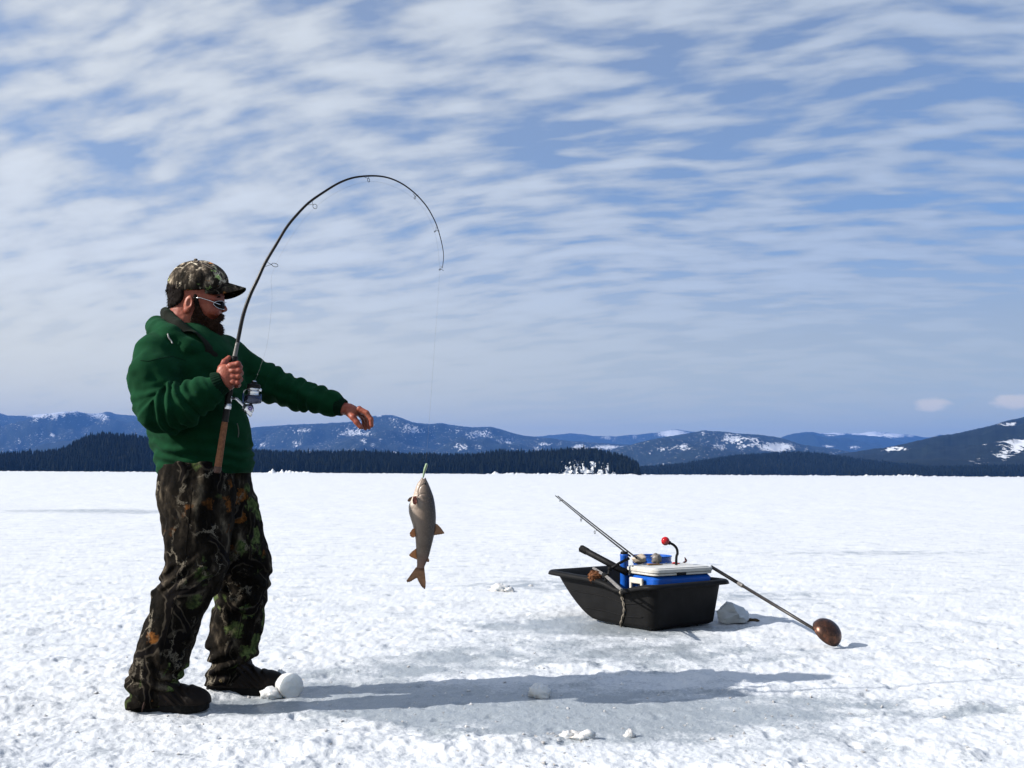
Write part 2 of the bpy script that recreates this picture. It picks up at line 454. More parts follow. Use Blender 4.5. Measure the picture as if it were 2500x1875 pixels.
def mat_camo(name, bright=1.0, sc=1.0):
    t = NT(name); k = bright
    w = t.addv(t.co, t.noise(7*sc, 3, out='Color'), .10/sc)
    w2 = t.addv(t.co, t.noise(30*sc, 5, .75, out='Color'), .085/sc)
    c = lambda *q: tuple(x*k for x in q)
    col = t.ramp(t.noise(9*sc, 5, .6, vec=t.map((1.6, 1.6, .55), vec=w)), [(.38, c(.002, .0018, .0015)), (.51, c(.008, .0064, .005)), (.60, c(.036, .029, .022)), (.71, c(.17, .14, .10))])
    bark = t.noise(60*sc, 4, .7, vec=t.map((1, 1, .13), vec=w2))
    col = t.mix(t.mt('MULTIPLY', t.rg(bark, .48, .62), .55), col, c(.014, .012, .010))
    col = t.mix(t.mt('MULTIPLY', t.rg(t.noise(14*sc, 5, .65, vec=t.map((1, 1, .4), (4, 2, 1), vec=w2)), .60, .66), .7), col, c(.17, .145, .11))
    # green leaves
    e1 = t.vor(11*sc, vec=w2); g = t.mt('MULTIPLY', t.rg(e1, .46, .40), t.rg(t.noise(4.2*sc, 3, vec=t.map((1, 1, 1), (3.3, 1, 7))), .545, .58))
    vein = t.rg(t.noise(70*sc, 3), .35, .65)
    col = t.mix(g, col, t.mix(vein, c(.03, .055, .018), c(.14, .18, .065)))
    e2 = t.vor(14*sc, vec=t.map((1, 1, 1), (5, 3, 2), vec=w2)); g2 = t.mt('MULTIPLY', t.rg(e2, .42, .36), t.rg(t.noise(4.8*sc, 3, vec=t.map((1, 1, 1), (9.1, 4, 2))), .59, .63))
    col = t.mix(g2, col, t.mix(vein, c(.07, .026, .008), c(.24, .095, .025)))
    # branches: dark ones with a pale edge, thin pale twigs
    b1 = t.vor(5.2*sc, vec=t.map((1, 1, .7), vec=w), feature='DISTANCE_TO_EDGE')
    gate = t.rg(t.noise(5*sc, 2, vec=t.map((1, 1, 1), (1, 8, 3))), .48, .54)
    col = t.mix(t.mt('MULTIPLY', t.rg(b1, .065, .05), gate), col, c(.006, .005, .005))
    col = t.mix(t.mt('MULTIPLY', t.rg(t.mt('ABSOLUTE', t.mt('SUBTRACT', b1, .055)), .018, .010), t.mt('MULTIPLY', gate, .35)), col, c(.13, .11, .085))
    b2 = t.vor(8.5*sc, vec=t.map((1, 1, .6), (2, 7, 4), vec=w2), feature='DISTANCE_TO_EDGE')
    col = t.mix(t.mt('MULTIPLY', t.rg(b2, .03, .015), t.mt('MULTIPLY', t.rg(t.noise(6*sc, 2), .52, .58), .8)), col, c(.21, .185, .145))
    t.base(col, .9, 0, .06)
    wv = t.mt('ADD', t.mt('MULTIPLY', t.noise(400, 2), .3), t.noise(22, 3)); t.bump(wv, .35, .006)
    t.b.inputs['Sheen Weight'].default_value = .0
    return t.m
def mat_fleece(name, c, bump=.3):
    t = NT(name)
    a = tuple(q*.78 for q in c); b = tuple(q*1.2 for q in c)
    t.base(t.ramp(t.noise(14, 5, .65), [(.3, a), (.7, b)]), .95, 0, .12)
    h = t.mt('ADD', t.mt('MULTIPLY', t.noise(350, 2, .6), .25), t.noise(24, 4, .5)); t.bump(h, bump, .006)
    t.b.inputs['Sheen Weight'].default_value = .03; t.b.inputs['Sheen Roughness'].default_value = .6
    t.b.inputs['Sheen Tint'].default_value = (.25, .8, .45, 1)
    return t.m
def mat_skin():
    t = NT('weathered_skin')
    blotch = t.noise(28, 4, .6); col = t.ramp(blotch, [(.28, (.24, .045, .028)), (.5, (.34, .080, .046)), (.72, (.44, .135, .080))])
    t.base(col, t.rg(t.noise(60, 3), .3, .7, .42, .6), 0, .45); t.bump(t.noise(240, 3), .25, .0015)
    t.b.inputs['Subsurface Weight'].default_value = .12; t.b.inputs['Subsurface Radius'].default_value = (.012, .004, .002)
    t.b.inputs['Subsurface Scale'].default_value = .6
    return t.m
def mat_ridge(name, forest, seed):
    t = NT(name); at = t.N('ShaderNodeAttribute', attribute_name='snow'); sn = at.outputs['Fac']
    n = t.rg(t.noise(.075, 5, .75, vec=t.map((1, .22, 1.0), (seed, 0, 0))), .36, .64, .0, 1.3); n2 = t.noise(.004, 3, .6, vec=t.map((1, .4, 1), (seed*3, 0, 0)))
    thr = t.mt('ADD', t.mt('MULTIPLY', n, .75), t.mt('MULTIPLY', n2, .45))
    f = t.rg(t.mt('SUBTRACT', sn, thr), -.05, .08)
    dk = tuple(q*.22 for q in forest); lt = tuple(q*.60 for q in forest)
    fc = t.ramp(t.noise(.03, 5, .75, vec=t.map((1, .3, 1))), [(.35, dk), (.65, lt)])
    t.base(t.mix(f, fc, (.62, .65, .70)), .9, 0, .1); return t.m
def mat_forest():
    t = NT('conifer_needles'); i = t.noise(.09, 4, .7, vec=t.map((1, .6, 1)))
    t.base(t.ramp(i, [(.3, (.004, .006, .005)), (.55, (.008, .012, .008)), (.75, (.017, .020, .013))]), .95, 0, .05); return t.m

MS = mat_snow()
M_skin = mat_skin(); M_green = mat_fleece('green_fleece', (.0036, .044, .0165)); M_cuff = mat_fleece('dark_green_rib', (.0015, .014, .007))
M_camo = mat_camo('woodland_camouflage', 1.15); M_capcamo = mat_camo('cap_camouflage', 6.0, 2.3)
M_collar = mat_fleece('dark_brown_lining', (.012, .012, .010))
M_black = simple('black_plastic', (.005, .005, .0055), .6, var=.3, scale=20, spec=.2)
M_hull = simple('black_polyethylene', (.0085, .0085, .009), .55, var=.3, scale=14, bump=.25, dirt=(.012, .012, .013), spec=.12)
M_boot = simple('dark_leather', (.009, .006, .0045), .6, var=.4, scale=30, bump=.4, spec=.15)
M_rubber = simple('boot_rubber', (.005, .005, .005), .7, scale=40, spec=.15)
M_silver = simple('brushed_metal', (.55, .57, .60), .28, 1.0, var=.12, scale=60)
M_rod = simple('black_graphite', (.004, .004, .005), .35, var=.2, scale=20, bump=0, spec=.25)
M_rodgrey = simple('grey_graphite', (.17, .16, .15), .35, var=.2, scale=40)

# ------------------------------------------------------------------ lake: one snow-covered sheet out to the far shore
def ice_mask(X, Y):
    px, py = proj(np.stack([X, np.maximum(Y, .5), 0*X], -1))
    e = lambda cx, cy, rx, ry, s=0.0: np.exp(-np.maximum(0, (((px-cx)/rx)**2+(((py-cy)-s*(px-cx))/ry)**2))**1.5)
    m_ = np.maximum.reduce([e(1060, 1725, 460, 60, .10), e(1420, 1745, 520, 68, .02), e(1050, 1622, 330, 34, -.10)*.62, e(1500, 1600, 460, 46)*.5,
                            e(1750, 1740, 420, 55)*.75, e(640, 1720, 190, 26)*.75, e(1480, 1530, 300, 28)*.85, e(1350, 1430, 210, 16)*.45, e(2330, 1738, 240, 16, -.05)*.45,
                            e(2100, 1722, 120, 10)*.6, e(2150, 1830, 100, 18)*.4, e(250, 1248, 330, 5)*.5, e(2150, 1350, 260, 5)*.35, e(1830, 1455, 190, 14)*.35])
    return np.where(Y > 1.5, m_, 0)
def ground_h(X, Y):
    d = np.maximum(Y, 1.0); ic = ice_mask(X, Y)
    ic = np.clip((ic-.3)*2.2, 0, 1)
    big = fbm(X*.55, Y*.45, 0.0, 3, 11)*.016*np.clip(d/5, .5, 6)**.5
    mid = fbm(X*3.6, Y*3.6, 0.0, 4, 21)*.0052
    n = fbm(X*16, Y*16, 0.0, 3, 31)
    fine = n*.0048+fbm(X*45, Y*45, 0.0, 2, 41)*.0026
    pit = -np.clip(fbm(X*8, Y*8, 0.0, 2, 51)-.46, 0, 1)*.035
    crust = np.clip(fbm(X*2.1, Y*2.6, 0.0, 5, 61, .62)-.16, 0, 1)*.026
    att = np.clip(6/d, 0, 1)**1.3
    h = big*.7+(mid+crust)*(1-.75*ic)*np.clip(5.0/d, .10, 1)**1.4+(fine+pit)*(1-.45*ic)*att-.004*ic
    # rim of crust along the near edge of the icy patch
    return h*np.clip((9000-d)/3000, 0, 1)
def build_ground():
    rows = [-400, -120, -40, -12, -4, -1, .3, 1.0, 1.5]; y = 1.9
    hf = CAMZ*1024
    while y < 120: rows.append(y); y += max(.006, .75*y*y/hf) if y > 2.6 else .05
    while y < 13500: rows.append(y); y *= 1.25
    rows = np.array(rows)
    c0 = np.linspace(-.60, .60, 861); side = .60+np.cumsum(.004*1.22**np.arange(34)); side = side[side < 14]
    cols = np.concatenate([-side[::-1], c0, side])
    gY = np.where(rows > 1.5, rows, 1.5+(1.5-rows)*1.0)
    X = cols[None, :]*gY[:, None]; Y = np.repeat(rows[:, None], len(cols), 1)
    sh = X.shape; Z = ground_h(X.ravel(), Y.ravel()).reshape(sh)
    V = np.stack([X, Y, Z], -1).reshape(-1, 3)
    i = np.arange(sh[0]-1)[:, None]*sh[1]+np.arange(sh[1]-1)[None, :]; i = i.ravel()
    Fc = np.stack([i, i+1, i+1+sh[1], i+sh[1]], -1)
    o = link('snow_covered_lake', V, Fc, MS, kind='structure')
    a = o.data.attributes.new('ice', 'FLOAT', 'POINT'); a.data.foreach_set('value', ice_mask(X.ravel(), Y.ravel()).astype(np.float32))
    a = o.data.attributes.new('far', 'FLOAT', 'POINT'); a.data.foreach_set('value', np.clip((Y.ravel()-7)/30, 0, 1).astype(np.float32))
    print('ground verts', len(V)); return o
ground = build_ground()

# ------------------------------------------------------------------ mountains
def ridge(name, prof, D, front, patches, seed, forest=(.03, .045, .032), rough=.12, jag=0.0, base=0.0, step=3.0, top_snow=None):
    prof = np.array(prof, float); xs = np.arange(prof[0, 0], prof[-1, 0]+step, step)
    # smooth interpolation
    yy = np.interp(xs, prof[:, 0], prof[:, 1]); ker = np.hanning(9); ker /= ker.sum(); yy = np.convolve(np.pad(yy, 4, mode='edge'), ker, 'valid')
    yy = yy+fbm(xs/34.0, 0*xs, float(seed), 4, seed, .6)*1.3+jag*np.abs(perlin(xs/4.0, 0*xs, 0.5, seed))*-1
    top = np.array([P(x, y, D) for x, y in zip(xs, yy)]); s = top[:, 0]/D; H = np.maximum(top[:, 2], base)
    # fade ends
    T = np.concatenate([np.linspace(0, 1, 46), np.linspace(1.06, 1.6, 8)])
    Yr = D-front*(1-T); X = s[None, :]*Yr[:, None]; Y = np.repeat(Yr[:, None], len(xs), 1)
    t = np.minimum(T, 1)[:, None]
    shape = np.where(T[:, None] <= 1, t**.85*(1.0), 1-(T[:, None]-1)*.9)
    sc = D*.11
    spur = fbm(X/sc, Y/sc*.6, 0.0, 5, seed+5, .55)
    env = np.where(T[:, None] <= 1, 4*t*(1-t), 0)
    Z = H[None, :]*(shape+spur*env*.38*1.0)
    Z = np.minimum(Z, H[None, :]*np.where(T[:, None] <= 1, .16+.84*t**.8, 1)*1.0) if False else Z
    # keep the slope below the crest line as seen from the lake
    cap = CAMZ+(H[None, :]-CAMZ)*Yr[:, None]/D
    Z = np.where(T[:, None] < 1, np.minimum(Z, cap*.985), Z)
    Z = np.maximum(Z, -2.0)
    V = np.stack([X, Y, Z], -1).reshape(-1, 3); n = len(xs)
    i = (np.arange(len(T)-1)[:, None]*n+np.arange(n-1)[None, :]).ravel(); Fc = np.stack([i, i+1, i+1+n, i+n], -1)
    o = link(name, V, Fc, mat_ridge(name+'_forest_and_snow', forest, seed), kind='structure')
    px, py = proj(V); sn = np.zeros(len(V))
    for (cx, cy, rx, ry, k) in patches:
        sn = np.maximum(sn, k*np.exp(-(((px-cx)/rx)**2+((py-cy)/ry)**2)**1.4))
    if seed in (5, 6, 7, 8, 9, 3): sn = np.maximum(sn, .27)
    a = o.data.attributes.new('snow', 'FLOAT', 'POINT'); a.data.foreach_set('value', sn.astype(np.float32)); return o
NM = 'mountain_ridge'
ridge(NM, [(-250, 1030), (-60, 1000), (0, 1008), (15, 1014), (60, 1016), (100, 1011), (150, 1006), (185, 1003), (210, 1010), (240, 1010), (265, 1005), (290, 1013), (330, 1013), (345, 1010), (400, 1018), (500, 1034), (620, 1048), (760, 1062), (900, 1080)],
      9500, 4200, [(95, 1014, 38, 7, 1.15), (135, 1008, 48, 7, 1.2), (175, 1005, 24, 6, 1.0), (190, 1014, 10, 8, .7), (235, 1013, 26, 12, .85), (255, 1020, 16, 14, .7), (335, 1012, 26, 4, .9), (45, 1074, 13, 4, .95), (127, 1063, 8, 6, 1.0), (103, 1056, 5, 4, .8), (12, 1030, 14, 10, .45)], 3)
ridge(NM, [(-250, 1100), (0, 1092), (90, 1082), (160, 1074), (250, 1065), (310, 1057), (360, 1060), (440, 1070), (560, 1085), (700, 1100)], 7000, 2500, [(170, 1072, 6, 3, .7)], 4)
ridge(NM, [(520, 1060), (620, 1043), (700, 1037), (800, 1033), (850, 1030), (880, 1022), (905, 1016), (930, 1014), (955, 1013), (985, 1022), (1010, 1031), (1050, 1035), (1078, 1033), (1120, 1040), (1150, 1043), (1200, 1042), (1230, 1050), (1270, 1062), (1300, 1066), (1350, 1070), (1450, 1085), (1550, 1100)],
      9000, 3600, [(860, 1024, 28, 7, .75), (780, 1027, 22, 5, .0), (745, 1052, 26, 8, .72), (870, 1058, 50, 9, .85), (728, 1086, 18, 5, .85), (640, 1084, 18, 8, .6), (925, 1015, 10, 3, .9), (960, 1024, 16, 12, .55), (1020, 1050, 48, 9, .85), (1105, 1052, 28, 5, .6), (1170, 1062, 44, 14, .75), (1240, 1076, 34, 8, .75), (985, 1040, 30, 8, .6)], 5)
ridge(NM, [(1230, 1072), (1300, 1067), (1350, 1062), (1390, 1058), (1420, 1060), (1450, 1065), (1500, 1065), (1550, 1061), (1600, 1056), (1640, 1049), (1665, 1050), (1700, 1056), (1760, 1066), (1850, 1080)],
      11500, 3000, [(1642, 1058, 44, 11, 1.25), (1480, 1068, 16, 7, .75), (1550, 1066, 9, 7, .7), (1500, 1074, 10, 8, .6)], 6)
ridge(NM, [(560, 1120), (620, 1104), (720, 1092), (780, 1084), (850, 1066), (880, 1062), (930, 1066), (980, 1078), (1020, 1090), (1080, 1098), (1130, 1100), (1200, 1104)],
      6500, 1800, [(888, 1076, 10, 9, .8), (912, 1086, 14, 8, .65), (928, 1074, 8, 7, .8), (965, 1104, 10, 5, .9), (890, 1098, 6, 4, .7), (995, 1092, 8, 4, .5)], 7, jag=1.2)
ridge(NM, [(980, 1100), (1040, 1082), (1080, 1070), (1130, 1062), (1180, 1066), (1240, 1078), (1300, 1072), (1340, 1070), (1400, 1078), (1470, 1082), (1540, 1086), (1620, 1098), (1700, 1110)],
      7200, 1900, [(1125, 1090, 26, 9, .75), (1235, 1080, 22, 5, .9), (1165, 1092, 20, 6, .7), (1255, 1094, 20, 4, .75), (1330, 1084, 22, 5, .8), (1310, 1094, 16, 6, .7), (1370, 1084, 16, 5, .6), (1414, 1094, 22, 10, 1.2), (1480, 1092, 46, 7, .85), (1530, 1092, 40, 5, .8)], 8, jag=1.2)
ridge(NM, [(1440, 1120), (1500, 1096), (1560, 1080), (1620, 1068), (1680, 1058), (1720, 1052), (1760, 1053), (1800, 1059), (1850, 1061), (1890, 1066), (1920, 1074), (1960, 1086), (2020, 1094), (2080, 1104), (2200, 1116)],
      6000, 2200, [(1665, 1092, 32, 9, .85), (1620, 1096, 34, 6, .7), (1590, 1104, 18, 5, .6), (1790, 1072, 36, 12, .85), (1755, 1092, 22, 10, .75), (1830, 1072, 30, 6, .85), (1820, 1090, 30, 9, .8), (1895, 1092, 48, 12, 1.25), (1715, 1058, 12, 4, .7), (1775, 1062, 10, 6, .7), (1700, 1116, 5, 3, .8), (1850, 1084, 26, 9, .8)], 9, jag=1.5)
ridge(NM, [(1880, 1080), (1940, 1064), (1990, 1056), (2020, 1058), (2040, 1055), (2065, 1059), (2100, 1057), (2130, 1053), (2160, 1056), (2190, 1058), (2230, 1063), (2260, 1069), (2310, 1063), (2340, 1070), (2420, 1090)],
      12800, 2600, [(2035, 1060, 30, 7, 1.3), (1998, 1057, 12, 4, 1.0), (2125, 1060, 46, 9, 1.4), (2180, 1062, 34, 7, 1.2), (2085, 1058, 16, 4, 1.1), (2222, 1064, 12, 4, .8)], 10)
ridge(NM, [(1850, 1110), (1900, 1070), (1930, 1060), (1965, 1054), (1985, 1055), (2010, 1060), (2060, 1062), (2110, 1062), (2160, 1068), (2200, 1078), (2260, 1084), (2350, 1096)],
      10500, 3000, [(2022, 1090, 20, 5, .85), (2085, 1092, 18, 5, .85), (2030, 1101, 8, 3, .7), (2030, 1063, 22, 3, 1.0)], 11)
ridge(NM, [(2180, 1090), (2240, 1078), (2270, 1068), (2290, 1061), (2310, 1062), (2340, 1070), (2400, 1085)], 11500, 2500, [(2285, 1066, 18, 4, .8), (2225, 1074, 14, 3, .8)], 12)
ridge(NM, [(1960, 1124), (2050, 1108), (2100, 1101), (2150, 1094), (2200, 1086), (2250, 1074), (2290, 1064), (2330, 1060), (2370, 1050), (2410, 1042), (2450, 1030), (2500, 1019), (2600, 1005), (2800, 1020)],
      4300, 2300, [(2190, 1095, 30, 5, 1.15), (2170, 1100, 20, 3, .9), (2462, 1036, 28, 5, 1.15), (2500, 1084, 62, 13, 1.25), (2450, 1112, 40, 8, .85), (2500, 1102, 40, 5, .9), (2405, 1086, 10, 8, .5), (2395, 1118, 20, 8, .45), (2370, 1130, 60, 6, .35)], 13, forest=(.020, .030, .024), jag=2.2)

# ------------------------------------------------------------------ near shore: snow bank and conifer forest
def forest(prof, D, depth, n, hmin, hmax, seed, gaps=()):
    r = np.random.default_rng(seed); prof = np.array(prof, float)
    th = []; V = []; Fc = []; k = 6
    xs = np.arange(prof[0, 0], prof[-1, 0], 4.0); ys = np.interp(xs, prof[:, 0], prof[:, 1])
    top = np.array([P(x, y, D+depth*.75) for x, y in zip(xs, ys)]); hm = (hmin+hmax)/2
    Hc = np.maximum(top[:, 2]-hm*.8, .6); sl = top[:, 0]/(D+depth*.75)
    rowsT = np.linspace(0, 1.3, 12); X = []; 
    VV = []
    for T in rowsT:
        Y = D+depth*T; f = math.sin(min(T/.75, 1)*math.pi/2)**.8 if T <= .75 else 1-(T-.75)*.8
        VV.append(np.stack([sl*Y, np.full_like(sl, Y), Hc*f-1.0], -1))
    VV = np.array(VV); nc = len(xs); i = (np.arange(11)[:, None]*nc+np.arange(nc-1)[None, :]).ravel()
    link('forest_floor', VV.reshape(-1, 3), np.stack([i, i+1, i+1+nc, i+nc], -1), M_floor, kind='structure')
    for (g0, g1, t1, pr) in gaps:
        if pr < .8 or g1-g0 < 100 or t1 < .3: continue
        cs = np.nonzero((xs > g0-14) & (xs < g1+14))[0]; rows_ = np.linspace(0, .40, 26); cc = np.linspace(cs[0], cs[-1], 160); SS = np.interp(cc, np.arange(nc), sl); HH = np.interp(cc, np.arange(nc), Hc); Vp = []
        for T in rows_:
            Y = D+depth*T; f = math.sin(min(T/.75, 1)*math.pi/2)**.8; e = np.clip(np.minimum(cc-cc[0], cc[-1]-cc)/6, 0, 1)
            Vp.append(np.stack([SS*Y, np.full_like(SS, Y), HH*f-1.0+3.2*e*(1-T/.40)+3.0*fbm(cc/2.2, 0*cc+T*9, 0.0, 3, 6)-.6], -1))
        Vp = np.array(Vp); i = (np.arange(25)[:, None]*160+np.arange(159)[None, :]).ravel()
        link('snowy_bluff', Vp.reshape(-1, 3), np.stack([i, i+1, i+161, i+160], -1), M_bank, kind='structure')
    # trees
    u = r.random(n); T = np.concatenate([r.random(n*2//3)**1.0*.75, .68+.08*r.random(n-n*2//3)]); T[:n//5] = r.random(n//5)*.10
    col = u*(nc-1); ci = col.astype(int); Y = D+depth*T; s = np.interp(col, np.arange(nc), sl)
    Hh = np.interp(col, np.arange(nc), Hc); f = np.sin(np.minimum(T/.75, 1)*np.pi/2)**.8; zb = Hh*f-1.2
    pxs = np.interp(col, np.arange(nc), xs)
    keep = np.ones(n, bool)
    for (g0, g1, t1, pr) in gaps: keep &= ~((pxs > g0) & (pxs < g1) & (T < t1) & (r.random(n) < pr))
    X = s*Y; h = hmin+(hmax-hmin)*r.random(n)**1.3; h *= np.where(r.random(n) < .07, 1.18, 1.0)
    # three irregular skirts per tree
    for j in np.nonzero(keep)[0]:
        w = h[j]*(.17+.09*r.random()); ph = r.random()*6; b = len(V)
        lx = r.normal()*.02*h[j]
        for (z0, z1, ww) in ((.06, .55, 1.0), (.34, .80, .72), (.62, 1.0, .42)):
            b = len(V)
            for q in range(5):
                a = ph+q*1.2566+r.random()*.5; rr = w*ww*(.65+.6*r.random())
                V.append((X[j]+lx*z0+rr*math.cos(a), Y[j]+rr*math.sin(a), zb[j]+h[j]*(z0-.05*r.random())))
            V.append((X[j]+lx*z1, Y[j], zb[j]+h[j]*z1))
            for q in range(5): Fc.append((b+q, b+(q+1) % 5, b+5))
    V = np.array(V); link('forest', V, np.array(Fc), mat_f, kind='stuff', smooth=False,
        label=None)
M_bank = simple('shore_snow', (.72, .75, .78), .8, var=.05, scale=.3, bump=0)
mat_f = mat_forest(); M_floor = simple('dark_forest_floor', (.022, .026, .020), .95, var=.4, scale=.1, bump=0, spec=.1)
PA = [(-200, 1112), (0, 1109), (60, 1106), (110, 1104), (160, 1097), (175, 1084), (195, 1074), (230, 1064), (262, 1059), (300, 1064), (345, 1069), (400, 1074), (500, 1090), (620, 1101), (700, 1105), (850, 1104), (950, 1106), (1000, 1110), (1100, 1112), (1180, 1110), (1222, 1101), (1260, 1104), (1300, 1104), (1360, 1100), (1420, 1097), (1450, 1099), (1480, 1104), (1510, 1112), (1540, 1121), (1556, 1132), (1562, 1146)]
forest(PA, 1150, 190, 10500, 9, 15, 5, gaps=[(1290, 1540, .10, .5), (1370, 1500, .42, .80), (640, 760, .06, .8)])
forest([(1548, 1142), (1650, 1134), (1700, 1127), (1780, 1114), (1850, 1109), (1900, 1105), (1950, 1104), (2000, 1107), (2060, 1116), (2120, 1124), (2200, 1132), (2300, 1140), (2360, 1150)], 1900, 420, 6500, 10, 15, 6)
forest([(2040, 1152), (2100, 1146), (2250, 1140), (2400, 1136), (2500, 1134), (2720, 1130)], 1750, 260, 2600, 9, 13, 8)

def bank(x0, x1, D, h, wdt, seed, bumpy=1.0):
    xs = np.arange(x0, x1, 2.2); s = np.array([P(x, 1150, D)[0]/D for x in xs]); n = len(xs)
    hh = h*(.35+np.abs(fbm(xs/(16 if h < 8 else 45), 0*xs, .3, 4, seed, .6))*1.6*bumpy); hh *= np.clip((xs-x0)/25, .15, 1)*np.clip((x1-xs)/25, .15, 1)
    V = []
    for T, f in ((0, -.3), (.25, .5), (.5, .85), (.75, 1), (1, 1.05), (1.2, .2)):
        Y = D+wdt*T; V.append(np.stack([s*Y, np.full(n, Y)+fbm(xs/9, 0*xs, T, 2, seed)*2, hh*f], -1))
    V = np.array(V); i = (np.arange(5)[:, None]*n+np.arange(n-1)[None, :]).ravel()
    link('snowy_shore_bank', V.reshape(-1, 3), np.stack([i, i+1, i+1+n, i+n], -1), M_bank, kind='structure')
bank(-200, 1190, 1130, .8, 16, 2, .6); bank(1180, 1560, 1120, 1.5, 26, 3, 1.0)
bank(640, 770, 1118, 2.2, 12, 9, 1.4)
bank(1550, 2720, 1740, 1.2, 20, 5, 1.0); bank(2090, 2260, 1720, 2.2, 14, 6, 1.2)

# ------------------------------------------------------------------ air
def build_haze():
    lo = np.array([-16000., -500., -3.]); hi = np.array([16000., 14200., 640.])
    v = [(x, y, z) for x in (lo[0], hi[0]) for y in (lo[1], hi[1]) for z in (lo[2], hi[2])]
    f = [(0, 1, 3, 2), (4, 6, 7, 5), (0, 4, 5, 1), (2, 3, 7, 6), (0, 2, 6, 4), (1, 5, 7, 3)]
    m_ = bpy.data.materials.new('pale_haze'); m_.use_nodes = True; nt = m_.node_tree; nt.nodes.clear()
    o = nt.nodes.new('ShaderNodeOutputMaterial'); p = nt.nodes.new('ShaderNodeVolumePrincipled')
    p.inputs['Color'].default_value = (.13, .36, 1.0, 1); p.inputs['Density'].default_value = HAZE; p.inputs['Anisotropy'].default_value = 0.0
    nt.links.new(p.outputs[0], o.inputs['Volume'])
    link('haze', v, f, m_, kind='stuff', smooth=False)
HAZE = 8.0e-5
build_haze()

# ================================================================== the angler
YN = float(G(400, 1733)[1]); YF = float(G(570, 1690)[1]); Y0 = (YN+YF)/2; dN = YN-Y0; dF = YF-Y0
K = Y0/F*1.003                                   # metres per photo pixel at the man
def M(px, py, dy=0.0): return P(px, py, Y0+dy)
def tab(rows, s=2.0):
    """rows: py, left px, right px, centre dy, half depth -> slice table"""
    out = []
    for (py, l, r, cy, b) in rows:
        a = M(l, py, cy); c = M(r, py, cy); out.append((a[2], (a[0]+c[0])/2, Y0+cy, (c[0]-a[0])/2, b))
    return smooth_table(out, 160, s)
feet = M(450, 1735, 0); feet = np.array([feet[0], Y0, 0.0])
man = thing('person', 'bearded man in green hoodie, camouflage cap and trousers holding a bent fishing rod', 'person', feet)

# ---- skin: head, neck, body, hands in one mesh
hx = lambda x, y, d=0.0: M(x, y, d)
def head_sdf(p):
    d = ell(p, hx(478, 706), (.108, .078, .102))
    d = smin(d, ell(p, hx(503, 742), (.074, .062, .088)), .035)
    d = smin(d, rcone(p, hx(482, 778), hx(519, 801), .052, .030), .03)
    for s in (-1, 1):
        d = smin(d, ell(p, hx(521, 758, s*.034), (.030, .026, .028)), .018)
        d = smin(d, rcone(p, hx(530, 731, s*.012), hx(522, 729, s*.050), .013, .012), .012)
        d = smax(d, -ell(p, hx(541, 743, s*.034), (.020, .018, .013)), .010)
        d = smin(d, ell(p, hx(530, 743, s*.032), (.013, .013, .012)), .004)
    d = smin(d, rcone(p, hx(537, 731), hx(549, 755), .008, .0105), .010)
    d = smin(d, rcone(p, hx(545, 757, -.010), hx(545, 757, .010), .0085, .0085), .006)
    d = smin(d, rcone(p, hx(534, 779, -.02), hx(534, 779, .02), .0095, .0095), .008)
    d = smax(d, -ell(p, hx(540, 787), (.014, .020, .0045)), .004)
    d = smin(d, rcone(p, hx(532, 794, -.016), hx(532, 794, .016), .009, .009), .006)
    d = smin(d, rcone(p, hx(457, 758), hx(440, 838, 0), .066, .075), .03)
    for s in (-1, 1):
        A = rotm('Y', 12)@rotm('Z', s*18)
        e = ell(p, hx(459, 742, s*.079), (.020, .009, .036), A)
        e = smax(e, -ell(p, hx(462, 738, s*.090), (.011, .008, .019), A), .005)
        e = smin(e, ell(p, hx(456, 759, s*.078), (.011, .006, .012)), .006)
        d = smin(d, e, .006)
    return d+.0009*perlin(p[:, 0]*70, p[:, 1]*70, p[:, 2]*70, 2)
c_ = hx(480, 745)
hv, hf = sdf_mesh(head_sdf, c_-np.array([.18, .13, .22]), c_+np.array([.16, .13, .17]), .0024)
skin = MB(); skin.add(hv, hf)

def finger(p, pts, r0, r1, k=.004):
    rs = np.linspace(r0, r1, len(pts)); return chain(p, pts, rs, k)
